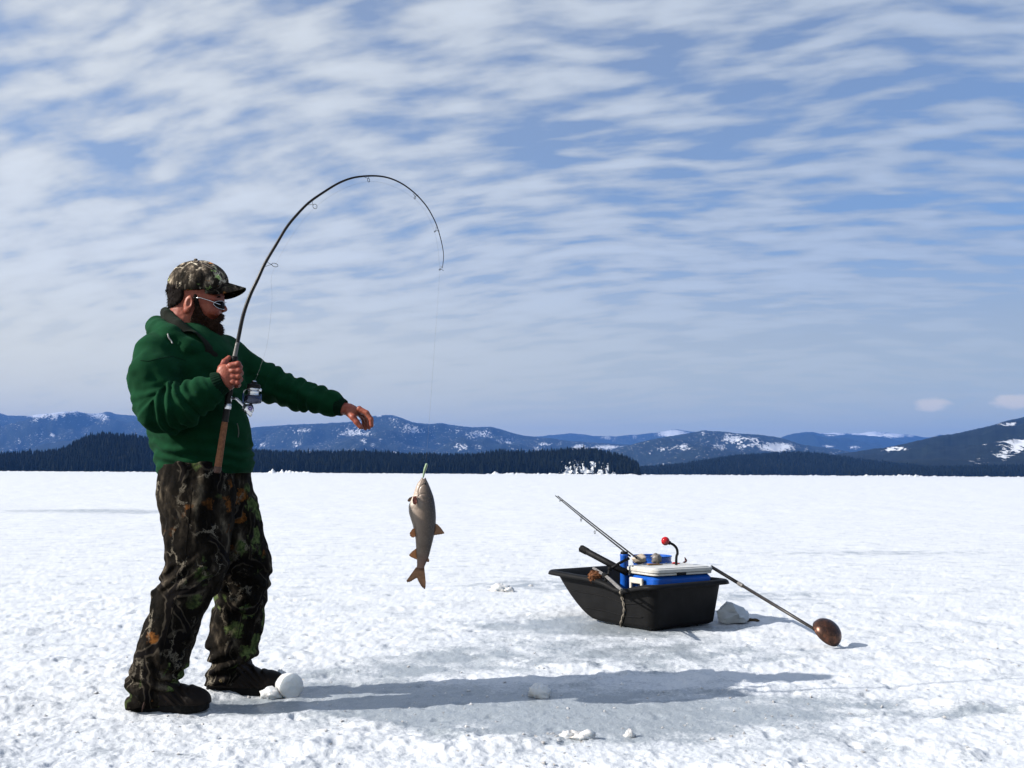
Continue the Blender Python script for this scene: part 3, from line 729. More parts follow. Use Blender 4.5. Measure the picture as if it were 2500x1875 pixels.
# right hand: fist round the rod, back of the hand to the camera
RH = -.285
RODP = [(530, 1153), (549, 1030), (556, 985), (562, 945), (568, 905), (573, 870), (580, 836), (594, 769), (611, 720), (629, 682), (647, 643), (673, 599), (699, 556), (726, 523), (755, 494), (789, 470), (825, 448), (858, 435), (891, 430), (925, 430), (954, 436), (984, 450), (1014, 473), (1041, 503), (1060, 536), (1070, 562), (1079, 596), (1083, 625), (1080, 655)]
def rod_dy(py, i): return RH+.045+.22*max(0, (i-5)/23.0)**1.2
ROD = np.array([M(x, y, rod_dy(y, i)) for i, (x, y) in enumerate(RODP)])
def rhand(p):
    h = lambda x, y, d=0.0: M(x, y, RH+d)
    d = ell(p, h(553, 917, -.006), (.036, .024, .047), rotm('Y', -28))
    d = smin(d, rcone(p, h(532, 941, .003), h(546, 932, -.002), .027, .030), .015)
    d = smin(d, rcone(p, h(545, 950, .008), h(560, 940, .01), .018, .020), .012)
    ks = [((562, 893), (581, 889), (585, 896), (570, 899), .0118), ((566, 905), (584, 905), (587, 911), (571, 913), .0120),
          ((567, 919), (583, 920), (586, 926), (571, 927), .0116), ((566, 932), (580, 935), (582, 940), (569, 941), .0105)]
    for i, (a, b, c, e, r) in enumerate(ks):
        f = chain(p, [h(*a, -.014), h(*b, -.018), h(c[0], c[1], .018), h(c[0]-3, c[1]+1, .048), h(e[0], e[1], .066)], [r+.001, r, r*.98, r*.93, r*.8], .003)
        d = smin(d, f, .0042)
        d = smin(d, ell(p, h(a[0]+2, a[1]+1, -.022), (.0105, .008, .009)), .005)
    th = chain(p, [h(536, 925, .004), h(541, 900, .012), h(549, 884, .030), h(559, 874, .040)], [.018, .0145, .0125, .0105], .006)
    d = smin(d, th, .007)
    return d+.0006*perlin(p[:, 0]*120, p[:, 1]*120, p[:, 2]*120, 5)
c_ = M(555, 915, RH); v_, f_ = sdf_mesh(rhand, c_-np.array([.11, .075, .10]), c_+np.array([.085, .11, .10]), .0018); skin.add(v_, f_)
# left hand: relaxed, fingers hanging
LH = .10
def lhand(p):
    h = lambda x, y, d=0.0: M(x, y, LH+d)
    d = rcone(p, h(826, 994), h(850, 1000, -.004), .027, .026)
    d = smin(d, ell(p, h(863, 1003), (.036, .040, .0215), rotm('Y', 24)), .014)
    fs = [([(877, 999, -.030), (895, 1008, -.036), (906, 1024, -.038), (907, 1039, -.036)], .0112), ([(878, 1001, -.010), (896, 1012, -.012), (904, 1030, -.014), (901, 1044, -.014)], .0112),
          ([(876, 1004, .010), (892, 1018, .012), (897, 1034, .012), (892, 1046, .010)], .0105), ([(873, 1007, .028), (886, 1021, .032), (889, 1034, .032), (884, 1044, .030)], .0092)]
    for pts, r in fs:
        f = finger(p, [h(*q) for q in pts], r+.001, r*.78); d = smin(d, f, .0055)
        d = smin(d, ell(p, h(pts[0][0], pts[0][1]-2, pts[0][2]), (.010, .009, .009)), .006)
    th = finger(p, [h(851, 1008, -.026), h(862, 1019, -.044), h(871, 1031, -.050), h(880, 1042, -.050)], .0155, .0100)
    d = smin(d, th, .009)
    return d+.0006*perlin(p[:, 0]*120, p[:, 1]*120, p[:, 2]*120, 6)
c_ = M(865, 1012, LH); v_, f_ = sdf_mesh(lhand, c_-np.array([.09, .09, .085]), c_+np.array([.09, .08, .06]), .0018); skin.add(v_, f_)
# trunk and limbs under the clothes
def under(p):
    d = chain(p, [M(445, 820), M(468, 900), M(480, 1050), M(490, 1170)], [.06, .11, .12, .11], .05)
    d = smin(d, chain(p, [M(385, 865, -.17), M(394, 1000, -.26), M(460, 985, -.28), M(538, 935, RH)], [.05, .045, .04, .026], .02), .03)
    d = smin(d, chain(p, [M(555, 880, .17), M(690, 950, .2), M(838, 997, LH)], [.05, .04, .026], .02), .03)
    d = smin(d, chain(p, [M(470, 1200, -.1), M(465, 1430, dN), M(385, 1660, dN)], [.08, .05, .035], .02), .03)
    d = smin(d, chain(p, [M(535, 1200, .1), M(590, 1410, dF), M(555, 1640, dF)], [.08, .05, .035], .02), .03)
    return d
v_, f_ = sdf_mesh(under, M(340, 1700, 0)*np.array([1, 0, 1])+np.array([0, Y0-.40, 0]), M(860, 800)*np.array([1, 0, 1])+np.array([0, Y0+.4, .02]), .016)
skin.add(v_, f_)
body = link('body', skin.V(), skin.f, M_skin, man, label='reddened face, neck and two bare hands')

# ---- hoodie
ARM = [M(380, 872, -.19), M(373, 915, -.24), M(388, 985, -.265), M(399, 1001, -.27), M(450, 988, -.285), M(500, 962, -.29), M(540, 935, RH)]
ARMR = [.088, .094, .089, .090, .079, .063, .050]
FAR = [M(548, 876, .12), M(600, 912, .16), M(652, 938, .18), (M(726, 963, .17)), M(772, 976, .14), M(812, 986, .115), M(826, 991, .105)]
FARR = [.090, .086, .081, .064, .054, .047, .043]
TORSO = tab([(790, 412, 500, 0, .07), (812, 392, 530, 0, .12), (835, 370, 556, 0, .17), (860, 358, 578, 0, .20), (900, 350, 592, 0, .215), (950, 348, 596, 0, .215), (1000, 346, 599, 0, .215),
             (1040, 362, 608, 0, .215), (1075, 373, 613, 0, .21), (1100, 380, 611, 0, .205), (1125, 384, 617, 0, .20), (1150, 388, 616, 0, .195), (1185, 391, 604, 0, .185)], 2.0)
def along(p, pts):
    best = np.full(len(p), 1e9); s_ = np.zeros(len(p)); acc = 0.0
    for i in range(len(pts)-1):
        a = pts[i]; ab = pts[i+1]-a; L_ = np.linalg.norm(ab); t = np.clip(((p-a)@ab)/(L_*L_), 0, 1)
        d = np.linalg.norm(p-a-t[:, None]*ab, axis=1); m_ = d < best; best[m_] = d[m_]; s_[m_] = acc+t[m_]*L_; acc += L_
    return s_, best, acc
HOODR = [M(512, 866, -.12), M(462, 848, -.175), M(418, 820, -.17), M(389, 804, -.09), M(384, 799, .02), M(405, 800, .12), M(460, 822, .17), M(522, 842, .12)]
def hoodie(p):
    d = slices(p, TORSO)
    d = smin(d, rcone(p, M(392, 868, -.15), M(548, 868, .13), .085, .085), .06)
    s, _, L_ = along(p, ARM); n1 = perlin(p[:, 0]*9, p[:, 1]*9, p[:, 2]*9, 1); n2 = perlin(p[:, 0]*22, p[:, 1]*22, p[:, 2]*22, 4)
    a = chain(p, ARM, ARMR, .02)
    w = np.clip((s-.15)/.10, 0, 1)*np.clip((L_-.035-s)/.10, 0, 1)
    a = a-(.0075*w)*(np.sin(2*np.pi*(s/.042)+3.2*n1+9*(p[:, 0]-p[:, 2])*.6))+.004*n2
    cuff = np.clip((s-(L_-.045))/.008, 0, 1); a = a+.006*cuff
    a = smax(a, (p-ARM[-1])@((ARM[-1]-ARM[-2])/np.linalg.norm(ARM[-1]-ARM[-2]))-.012, .006)
    d = smin(d, a, .026)
    s, _, L_ = along(p, FAR); f = chain(p, FAR, FARR, .02)
    w = np.clip((s-.10)/.15, 0, 1)*np.clip((L_-.02-s)/.08, 0, 1)
    f = f-.0055*w*np.sin(2*np.pi*(s/.055)+2.6*n1)+.0035*n2
    f = smax(f, (p-FAR[-1])@((FAR[-1]-FAR[-2])/np.linalg.norm(FAR[-1]-FAR[-2]))-.006, .005)
    d = smin(d, f, .04)
    h = chain(p, HOODR, [.030, .040, .044, .043, .043, .040, .035, .028], .015)
    h = h+.006*perlin(p[:, 0]*14, p[:, 1]*14, p[:, 2]*20, 9)
    d = smin(d, h, .012)
    # broad folds, a few pulls across belly and back, gathered hem
    z = p[:, 2]; zh = M(500, 1150)[2]
    q = fbm(p[:, 0]*5, p[:, 1]*5, z*8, 3, 12)
    d = d+.008*q
    wl = np.exp(-((z-zh-.07)/.07)**2); d = d-.0055*wl*np.sin(2*np.pi*((z+.12*(p[:, 0]-feet[0]))/.050)+2.8*n1)
    # diagonal pulls from the near armpit to the belly
    dg = (p[:, 0]*.55+z*.83); wl = np.clip(1-np.abs(z-M(0, 960)[2])/.18, 0, 1)*np.clip((p[:, 0]-M(430, 960)[0])/.06, 0, 1); d = d-.005*wl*np.sin(2*np.pi*dg/.075+2.5*n1)
    # hem plane: higher in front
    b0 = M(391, 1177); b1 = M(614, 1152); nrm = np.array([(b1-b0)[2], 0, -(b1-b0)[0]]); nrm = nrm/np.linalg.norm(nrm)
    hd = (p-b0)@nrm; d = d+.0035*(np.clip((hd+.035)/.004, 0, 1))
    d = smax(d, hd+.004*n1, .006)
    # neck opening
    d = smax(d, -rcone(p, M(462, 770), M(449, 822), .078, .066), .008)
    # zip groove down the front
    return d
lo = M(300, 1190)*np.array([1, 0, 1])+np.array([0, Y0-.42, 0]); hi = M(850, 735)*np.array([1, 0, 1])+np.array([0, Y0+.32, 0])
v_, f_ = sdf_mesh(hoodie, lo, hi, .0052)
hood_o = link('hoodie', v_, f_, M_green, man, label='bottle green fleece hoodie, hood down')
BV = BVHTree.FromPolygons([tuple(q) for q in v_], [tuple(int(i) for i in q) for q in f_])
def hit(bv, px, py, off=.002):
    r = Vector(ray(px, py)).normalized(); loc, nrm, i, dist = bv.ray_cast(Vector(C3), r)
    if loc is None: return None
    if nrm.dot(r) > 0: nrm = -nrm
    return np.array(loc+nrm*off)
def surf_tube(bv, pts, r, off, n=8, steps=6):
    out = []
    for i in range(len(pts)-1):
        for k in range(steps):
            t = k/steps; q = hit(bv, pts[i][0]*(1-t)+pts[i+1][0]*t, pts[i][1]*(1-t)+pts[i+1][1]*t, off)
            if q is not None: out.append(q)
    q = hit(bv, *pts[-1], off)
    if q is not None: out.append(q)
    return out
# ribbed cuffs and hem
def ribring(name, a, b, r0, r1, nrib=26, fl=1.0):
    a = np.asarray(a); b = np.asarray(b); ax = (b-a)/np.linalg.norm(b-a); n = nrib*4; mb = MB()
    U = np.cross(ax, [0, 1, 0]); U /= np.linalg.norm(U); Vv = np.cross(ax, U); vs = []; fs = []
    prof = [(0, r0*.96), (.15, r0*1.02), (.5, (r0+r1)/2), (.9, r1), (1, r1*.97), (1.0, r1*.86), (.7, r1*.80)]
    for t, r in prof:
        for k in range(n):
            q = 2*math.pi*k/n; rr = r*(1+.022*math.sin(nrib*q)+.02*math.sin(3*q+1)); vs.append(a+(b-a)*t+rr*(math.cos(q)*U+math.sin(q)*Vv*fl))
    for i in range(len(prof)-1):
        for k in range(n): fs.append((i*n+k, i*n+(k+1) % n, (i+1)*n+(k+1) % n, (i+1)*n+k))
    mb.add(vs, fs); return put(name, mb, M_cuff, hood_o)
ribring('cuff', M(528, 941, RH), M(549, 930, RH), .0500, .0425)
ribring('cuff', M(822, 990, .107), M(840, 997, .10), .042, .0355)
mb = MB(); q = surf_tube(BV, [(410, 816), (412, 824), (417, 832), (420, 840)], .003, .004)
if len(q) > 3: tube(mb, q, [.0026]*len(q), 8); put('drawstring', mb, simple('white_cord', (.6, .6, .58), .7), hood_o)
mb = MB(); q = surf_tube(BV, [(578, 1034), (581, 1045), (582, 1058), (580, 1068)], .003, .002)
if len(q) > 3: tube(mb, q, [.0022]*len(q), 6); put('pocket_seam', mb, simple('seam_piping', (.12, .14, .11), .7), hood_o)
mb = MB(); q = surf_tube(BV, [(452, 880), (420, 870), (385, 876), (362, 882), (343, 880)], .003, -.0005, steps=8)
if len(q) > 3: tube(mb, q, [.0018]*len(q), 6); put('shoulder_seam', mb, M_cuff, hood_o)
# dark inner collar standing round the neck
COL_ = [M(505, 850, -.12), M(470, 824, -.150), M(436, 796, -.128), M(411, 769, -.055), M(404, 762, .01), M(416, 772, .07), M(460, 808, .10), M(500, 842, .08)]
def collar(p):
    d = chain(p, COL_, [.020, .024, .024, .019, .018, .019, .02, .016], .012)
    d2 = chain(p, [q+np.array([.012, 0, -.035]) for q in COL_], [.040, .040, .034, .028, .026, .030, .034, .036], .012)
    d = smin(d, d2, .02)
    d = smin(d, ell(p, M(505, 858, -.02), (.05, .10, .055)), .03)
    return smax(d, -rcone(p, M(470, 760), M(455, 830), .074, .064), .006)+.002*perlin(p[:, 0]*30, p[:, 1]*30, p[:, 2]*30, 3)
v_, f_ = sdf_mesh(collar, M(380, 900)*np.array([1, 0, 1])+np.array([0, Y0-.17, 0]), M(560, 745)*np.array([1, 0, 1])+np.array([0, Y0+.17, 0]), .004)
link('collar', v_, f_, M_collar, man, label='dark collar inside the hoodie')

# ---- trousers
LEGN = tab([(1130, 392, 570, -.07, .14), (1200, 389, 572, -.085, .145), (1280, 397, 566, -.10, .13), (1330, 403, 560, -.115, .125), (1365, 407, 556, -.12, .12), (1385, 403, 556, -.125, .115), (1402, 396, 553, -.13, .11),
            (1420, 388, 546, -.135, .108), (1443, 378, 532, -.14, .105), (1470, 369, 515, -.15, .10), (1502, 363, 492, -.155, .095), (1553, 347, 477, -.165, .09), (1600, 330, 461, dN, .085), (1625, 321, 455, dN, .085),
            (1650, 318, 444, dN, .08), (1690, 314, 425, dN, .075), (1722, 313, 400, dN, .07)], 1.6)
LEGF = tab([(1130, 440, 607, .06, .13), (1157, 445, 609, .07, .135), (1208, 455, 621, .085, .14), (1259, 465, 637, .10, .13), (1318, 488, 647, .115, .125), (1373, 505, 660, .13, .115), (1412, 522, 662, .14, .11),
            (1439, 529, 656, .15, .105), (1483, 523, 645, .16, .10), (1526, 514, 641, .17, .09), (1565, 507, 634, dF, .085), (1585, 511, 628, dF, .082), (1602, 517, 621, dF, .08), (1618, 510, 614, dF, .08), (1640, 504, 612, dF, .08), (1668, 503, 585, dF, .07)], 1.6)
def trousers(p):
    n1 = perlin(p[:, 0]*8, p[:, 1]*8, p[:, 2]*8, 21); n2 = fbm(p[:, 0]*15, p[:, 1]*15, p[:, 2]*9, 3, 25); z = p[:, 2]
    a = slices(p, LEGN); b = slices(p, LEGF)
    za = M(0, 1640)[2]
    def bunch(z, z0, w): return np.exp(-((z-z0)/w)**2)
    a = a-.010*bunch(z, M(0, 1675, dN)[2], .07)*np.sin(2*np.pi*(z+.5*(p[:, 0]-feet[0]))/.062+3.5*n1)
    b = b-.010*bunch(z, M(0, 1615, dF)[2], .065)*np.sin(2*np.pi*(z-.4*p[:, 0])/.058+3.2*n1)
    a = a-.007*bunch(z, M(0, 1400, dN)[2], .06)*np.sin(2*np.pi*(z-.8*(p[:, 0]-feet[0]))/.055+2.8*n1)
    b = b-.007*bunch(z, M(0, 1430, dF)[2], .09)*np.sin(2*np.pi*(z+.7*(p[:, 0]-feet[0]))/.07+2.8*n1)
    d = smin(a, b, .022)
    # long diagonal pulls
    w = p[:, 0]*.8+z*.6; d = d-.0045*np.sin(2*np.pi*w/.13+4*n1)*np.clip(np.abs(n1)*3, 0, 1)
    d = d+.0065*n2
    return d
lo = M(290, 1735)*np.array([1, 0, 1])+np.array([0, Y0-.36, -.02]); hi = M(690, 1128)*np.array([1, 0, 1])+np.array([0, Y0+.34, 0])
v_, f_ = sdf_mesh(trousers, lo, hi, .0052)
tr = link('trousers', v_, f_, M_camo, man, label='loose woodland camouflage trousers bunched at the ankles')
BT = BVHTree.FromPolygons([tuple(q) for q in v_], [tuple(int(i) for i in q) for q in f_])
mb = MB(); q = hit(BT, 539, 1662, .001)
if q is not None: torus(mb, q, (0.1, -1, .1), .0045, .0016, 12, 5); put('snap_button', mb, simple('brass_snap', (.25, .19, .10), .4, 1.0), tr)
# seams down the trouser sides
for pts in ([(470, 1190), (462, 1260), (455, 1330), (448, 1400), (430, 1460), (412, 1530), (396, 1600), (384, 1650)], [(600, 1200), (606, 1280), (612, 1350), (606, 1430), (592, 1500), (580, 1560)]):
    mb = MB(); q = surf_tube(BT, pts, .002, -.0008, steps=8)
    if len(q) > 3: tube(mb, q, [.0018]*len(q), 6); put('side_seam', mb, simple('dark_seam', (.008, .007, .006), .9, spec=.05), tr)
# leather tie dangling behind the near heel
mb = MB(); tube(mb, [M(354, 1712, dN-.07), M(350, 1724, dN-.075), M(346, 1738, dN-.08)], [.006, .007, .002], 6, flat=.4); put('hem_tie', mb, simple('brown_tie', (.05, .02, .012), .7), tr)

# ---- boots
def boot(name, ox, oy, dy, gz, lab):
    B = lambda x, y, d=0.0: M(x+ox, y+oy, dy+d)
    zg = gz
    def f(p):
        d = chain(p, [B(347, 1700), B(385, 1702), B(430, 1706), B(470, 1711), B(488, 1713)], [.047, .050, .050, .049, .044], .03)
        d = smin(d, chain(p, [B(378, 1640), B(388, 1670), B(402, 1695)], [.070, .068, .055], .02), .02)
        q = p-B(420, 1706); d = np.maximum(d, np.abs(p[:, 1]-B(420, 1700)[1])-.056)
        s = (p[:, 0]-B(400, 1700)[0])
        # laces / creases at the instep, stitched toe cap
        z = p[:, 2]; w = np.exp(-((s-.06)/.05)**2)
        d = d-.0045*w*np.sin(2*np.pi*(s*.9+z)/.026)-.002*np.exp(-((s-.105)/.005)**2)
        d = d+.003*perlin(p[:, 0]*18, p[:, 1]*18, p[:, 2]*18, 8)
        return smax(d, zg+.026-z, .006)
    lo = np.array([B(300, 1700)[0], Y0+dy-.09, zg-.01]); hi = np.array([B(530, 1700)[0], Y0+dy+.09, B(0, 1625)[2]])
    v, fc = sdf_mesh(f, lo, hi, .0040); o = link(name, v, fc, M_boot, man, label=lab)
    # sole: outline loft with heel and instep arch
    x0 = B(321, 1720)[0]; x1 = B(510, 1720)[0]; L_ = x1-x0; n = 40; top = []; bot = []
    for k in range(n):
        a = 2*math.pi*k/n; u = .5+.5*math.cos(a); wd = .040+.013*math.sin(min(1, max(0, (u-.35)/.5))*math.pi)-.006*(abs(u-.38) < .14)
        x = x0+L_*(.5+.5*math.copysign(abs(math.cos(a))**.8, math.cos(a))); y = Y0+dy+wd*math.copysign(abs(math.sin(a))**.55, math.sin(a))
        toe = max(0, (u-.8)/.2)**2*.012
        arch = .016 if .30 < u < .46 else 0.0
        top.append((x, y, zg+.036+toe)); bot.append((x, y, zg+arch+toe*.9-.004))
    vs = top+bot; fs = [(k, (k+1) % n, n+(k+1) % n, n+k) for k in range(n)]+[tuple(range(n-1, -1, -1)), tuple(range(n, 2*n))]
    mb = MB().add(vs, fs); put('sole', mb, M_rubber, o, smooth=False)
    mb = MB()
    for k in range(5):
        x = B(408+k*9, 1690)[0]; zz = B(0, 1676+k*6.2)[2]
        tube(mb, [(x, Y0+dy-.030, zz-.004), (x+.004, Y0+dy-.012, zz+.010), (x+.004, Y0+dy+.012, zz+.010), (x, Y0+dy+.030, zz-.004)], .0024, 6)
    put('bootlace', mb, M_black, o); return o
boot('boot', 0, 0, dN, 0.0, 'dark leather boot nearer the camera')
boot('boot', 184, -43, dF, 0.0, 'dark leather boot behind the ice plug')

# ---- cap
CAPC = hx(480, 694)
def cap(p):
    A = rotm('Y', -4)
    d = ell(p, CAPC+np.array([0, 0, .0]), (.1195, .092, .101), A)
    d = smin(d, ell(p, hx(505, 690), (.085, .086, .072)), .03)
    # lower edge: from back bottom (414,718) through (454,718) to front (545,700)
    nrm = np.array([.05, 0, -1.0]); nrm /= np.linalg.norm(nrm)
    d = smax(d, (p-hx(440, 719))@nrm, .004)
    nrm = np.array([.13, 0, -1.0]); nrm /= np.linalg.norm(nrm)
    d = smax(d, (p-hx(475, 718))@nrm, .004)
    d = smax(d, -ell(p, CAPC-np.array([0, 0, .012]), (.110, .082, .093), A), .003)
    ang = np.arctan2(p[:, 1]-CAPC[1], p[:, 0]-CAPC[0]); sm = np.abs(((ang/(np.pi/3)+.5) % 1)-.5)*(np.pi/3)
    d = d+.0018*np.exp(-(sm/.03)**2)+.0025*perlin(p[:, 0]*22, p[:, 1]*22, p[:, 2]*22, 31)
    return d
v_, f_ = sdf_mesh(cap, CAPC-np.array([.15, .12, .08]), CAPC+np.array([.15, .12, .13]), .003)
cap_o = link('cap', v_, f_, M_capcamo, man, label='camouflage baseball cap with dark curved brim')
mb = MB(); sphere(mb, hx(478, 634), (.008, .008, .005), 12, 8); put('top_button', mb, M_capcamo, cap_o)
# brim: curved plate
vs = []; fs = []; nu, nv = 26, 9
for side_ in (0, 1):
    for i in range(nu+1):
        a = (i/nu-.5)*2
        for j in range(nv+1):
            t = j/nv
            yy = a*(.083-.012*t); x_in = .058+.046*(1-a*a); x_out = x_in+.102*math.sqrt(max(0, 1-abs(a)**2.6))
            x = x_in+(x_out-x_in)*t; z = .016-.005*t-.24*(x-.09)-.056*a*a*(1.0)-.012*t*a*a
            vs.append(CAPC+np.array([x, yy, z+(.003 if side_ == 0 else -.0015)]))
nn = (nu+1)*(nv+1)
for i in range(nu):
    for j in range(nv):
        a, b, c, d = i*(nv+1)+j, (i+1)*(nv+1)+j, (i+1)*(nv+1)+j+1, i*(nv+1)+j+1
        fs.append((a, b, c, d)); fs.append((nn+d, nn+c, nn+b, nn+a))
for i in range(nu):
    for j in (0, nv):
        a, b = i*(nv+1)+j, (i+1)*(nv+1)+j; fs.append((a, b, nn+b, nn+a) if j else (b, a, nn+a, nn+b))
mb = MB().add(vs, fs); put('brim', mb, mat_camo('brim_camouflage', 1.6, 2.3), cap_o, auto=40)
mb = MB(); tube(mb, [CAPC+np.array([-.118*math.cos(a), .088*math.sin(a), -.020-.012*math.cos(a)]) for a in np.linspace(-.55, .55, 9)], .009, 8, flat=.3, up=(0, 0, 1)); put('back_strap', mb, M_black, cap_o)

# ---- hair and beard: soft volume plus strands
def strands(mb, v, fc, n, L0, L1, w, dirf, seed, bend=.4):
    r = np.random.default_rng(seed); fc = np.asarray(fc); c = v[fc].mean(1); nr = np.cross(v[fc[:, 1]]-v[fc[:, 0]], v[fc[:, 2]]-v[fc[:, 0]]); nr /= np.maximum(np.linalg.norm(nr, axis=1)[:, None], 1e-9)
    idx = r.integers(0, len(fc), n)
    for i in idx:
        d = nr[i]*bend+np.asarray(dirf(c[i])); d = d+r.normal(size=3)*.28; d /= np.linalg.norm(d); L_ = L0+(L1-L0)*r.random()
        s = np.cross(d, [0.1, -1, .05]); s /= np.linalg.norm(s); a = c[i]-nr[i]*.002
        mb.add([a-s*w, a+s*w, a+d*L_*.6+s*w*.7, a+d*L_+r.normal(size=3)*.001], [(0, 1, 2), (0, 2, 3)])
def hair(p):
    d = head_sdf(p)-.0105+.003*perlin(p[:, 0]*60, p[:, 1]*60, p[:, 2]*60, 3)
    reg = ell(p, hx(434, 722), (.062, .12, .062), rotm('Y', -14))
    sb = np.minimum(rcone(p, hx(477, 722, -.072), hx(483, 756, -.074), .008, .011), rcone(p, hx(477, 722, .072), hx(483, 756, .074), .008, .011))
    d = smax(d, smin(reg, sb, .006), .006)
    ear = np.minimum(ell(p, hx(459, 742, -.084), (.024, .022, .038), rotm('Y', 12)), ell(p, hx(459, 742, .084), (.024, .022, .038), rotm('Y', 12)))
    return smax(d, -ear, .004)
v_, f_ = sdf_mesh(hair, hx(395, 800)*np.array([1, 0, 1])+np.array([0, Y0-.12, 0]), hx(520, 680)*np.array([1, 0, 1])+np.array([0, Y0+.12, 0]), .0032)
M_hair = simple('dark_brown_hair', (.008, .005, .004), .8, var=.5, scale=200, bump=.3, spec=.1); M_beard = simple('brown_beard_hair', (.030, .015, .010), .85, var=.6, scale=160, bump=.3, spec=.1)
mb = MB().add(v_, f_); strands(mb, v_, f_, 1600, .008, .018, .0007, lambda c: (-.25, 0, -1.0), 3, .25)
put('hair', mb, M_hair, man, label='short dark hair below the cap')
def beard(p):
    base = head_sdf(p)
    n = perlin(p[:, 0]*75, p[:, 1]*75, p[:, 2]*75, 6); n0 = perlin(p[:, 0]*30, p[:, 1]*30, p[:, 2]*30, 16)
    d = base-.0100-.003*n0
    reg = chain(p, [hx(481, 748, -.074), hx(484, 782, -.062), hx(506, 798, -.045), hx(524, 805, -.012)], [.012, .029, .032, .033], .02)
    reg = smin(reg, chain(p, [hx(481, 748, .074), hx(484, 782, .062), hx(506, 798, .045), hx(524, 805, .012)], [.012, .029, .032, .033], .02), .02)
    d = smax(d, reg, .01)
    d = smin(d, chain(p, [hx(500, 803), hx(520, 808), hx(528, 810)], [.032, .029, .024], .02), .02)
    mo = smin(chain(p, [hx(541, 772, -.004), hx(538, 775, -.020), hx(527, 788, -.034)], [.0095, .0105, .010], .01), chain(p, [hx(541, 772, .004), hx(538, 775, .020), hx(527, 788, .034)], [.0095, .0105, .010], .01), .006)
    d = smin(d, mo, .006)
    d = smin(d, smin(chain(p, [hx(527, 786, -.036), hx(520, 800, -.034)], [.010, .015], .01), chain(p, [hx(527, 786, .036), hx(520, 800, .034)], [.010, .015], .01), .004), .012)
    d = smax(d, -ell(p, hx(545, 788), (.026, .018, .0055)), .004)
    return d+.0022*n
v_, f_ = sdf_mesh(beard, hx(450, 850)*np.array([1, 0, 1])+np.array([0, Y0-.10, 0]), hx(565, 740)*np.array([1, 0, 1])+np.array([0, Y0+.10, 0]), .0030)
mb = MB().add(v_, f_); strands(mb, v_, f_, 3000, .006, .014, .0006, lambda c: (.35, 0, -.8), 4, .45)
put('beard', mb, M_beard, man, label='full brown beard and moustache')
for s in (-1, 1):
    mb = MB(); tube(mb, [hx(538, 727, s*.016), hx(536, 724, s*.034), hx(526, 727, s*.052)], [.003, .005, .002], 6); put('eyebrow', mb, M_beard, man)
# ---- sunglasses
sg = MB()
for s in (-1, 1):
    tube(sg, [hx(471, 727, s*.076), hx(490, 727, s*.081), hx(515, 735, s*.079), hx(538, 744, s*.070)], .0016, 6)
    ring = []
    for k in range(20):
        a = 2*math.pi*k/20; ring.append(hx(546, 744, s*.034)+np.array([-.003-.030*abs(math.cos(a))*(1 if math.cos(a)*s > 0 else -.03)-.10*.018*math.sin(a), .030*math.cos(a), .0195*math.sin(a)-(.004 if math.sin(a) > 0 else 0)]))
    tube(sg, ring+[ring[0]], .0011, 6, cap=False)
    lens = MB(); ctr = np.mean(ring, 0)+np.array([.004, 0, 0]); lens.add([ctr]+ring, [(0, 1+k, 1+(k+1) % 20) for k in range(20)]+[(0, 1+(k+1) % 20, 1+k) for k in range(0)])
    if s == -1: lens_parts = [lens]
    else: lens_parts.append(lens)
tube(sg, [hx(549, 740, -.007), hx(552, 738, 0), hx(549, 740, .007)], .0015, 6)
sgo = put('sunglasses', sg, M_silver, man, label='dark sunglasses with thin silver frame')
M_lens = simple('dark_lens', (.004, .003, .003), .45, bump=0, spec=.05)
for l in lens_parts:
    o = put('lens', l, M_lens, sgo); sm_ = o.modifiers.new('thickness', 'SOLIDIFY'); sm_.thickness = .0012

# ================================================================== fishing rod in his hand
rod = thing('fishing_rod', 'long black fishing rod bent in an arch, gripped in the angler\'s fist', 'fishing rod', ROD[0])
def crsmooth(pts, m_=6):
    pts = np.asarray(pts, float); out = []
    for i in range(len(pts)-1):
        p0 = pts[max(i-1, 0)]; p1 = pts[i]; p2 = pts[i+1]; p3 = pts[min(i+2, len(pts)-1)]
        for k in range(m_):
            t = k/m_; out.append(.5*((2*p1)+(-p0+p2)*t+(2*p0-5*p1+4*p2-p3)*t*t+(-p0+3*p1-3*p2+p3)*t**3))
    out.append(pts[-1]); return np.array(out)
bl = crsmooth(ROD[5:], 6); rr = np.linspace(0, 1, len(bl)); mb = MB(); tube(mb, bl, .0068*(1-rr)**1.1+.0012, 10)
blank = put('blank', mb, M_rod, rod)
M_cork = simple('cork', (.30, .125, .06), .8, var=.35, scale=120, bump=.3)
axd = (ROD[1]-ROD[0]); mb = MB(); Lc = np.linalg.norm(axd)
lathe(mb, ROD[0], axd, [(0, .0), (0.0005, .012), (.004, .0135), (.02, .0140), (Lc*.5, .0128), (Lc*.95, .0125), (Lc, .0115), (Lc, 0)], 18); put('cork_grip', mb, M_cork, rod)
mb = MB(); lathe(mb, ROD[0]-axd/Lc*.001, axd, [(0, 0), (-.002, .010), (.004, .0143), (.020, .0146), (.024, .0138)], 18); put('butt_cap', mb, simple('butt_cap_brown', (.06, .025, .015), .6), rod)
mb = MB(); tube(mb, crsmooth([ROD[1], ROD[2], ROD[3], ROD[4], ROD[5]], 4), .0128, 14); put('reel_seat', mb, M_black, rod)
mb = MB(); q = M(555.5, 992, rod_dy(0, 2)); a_ = ROD[2]-ROD[1]; lathe(mb, q, a_, [(-.011, .0135), (-.010, .0148), (.010, .0148), (.011, .0135)], 18); put('silver_collar', mb, M_silver, rod)
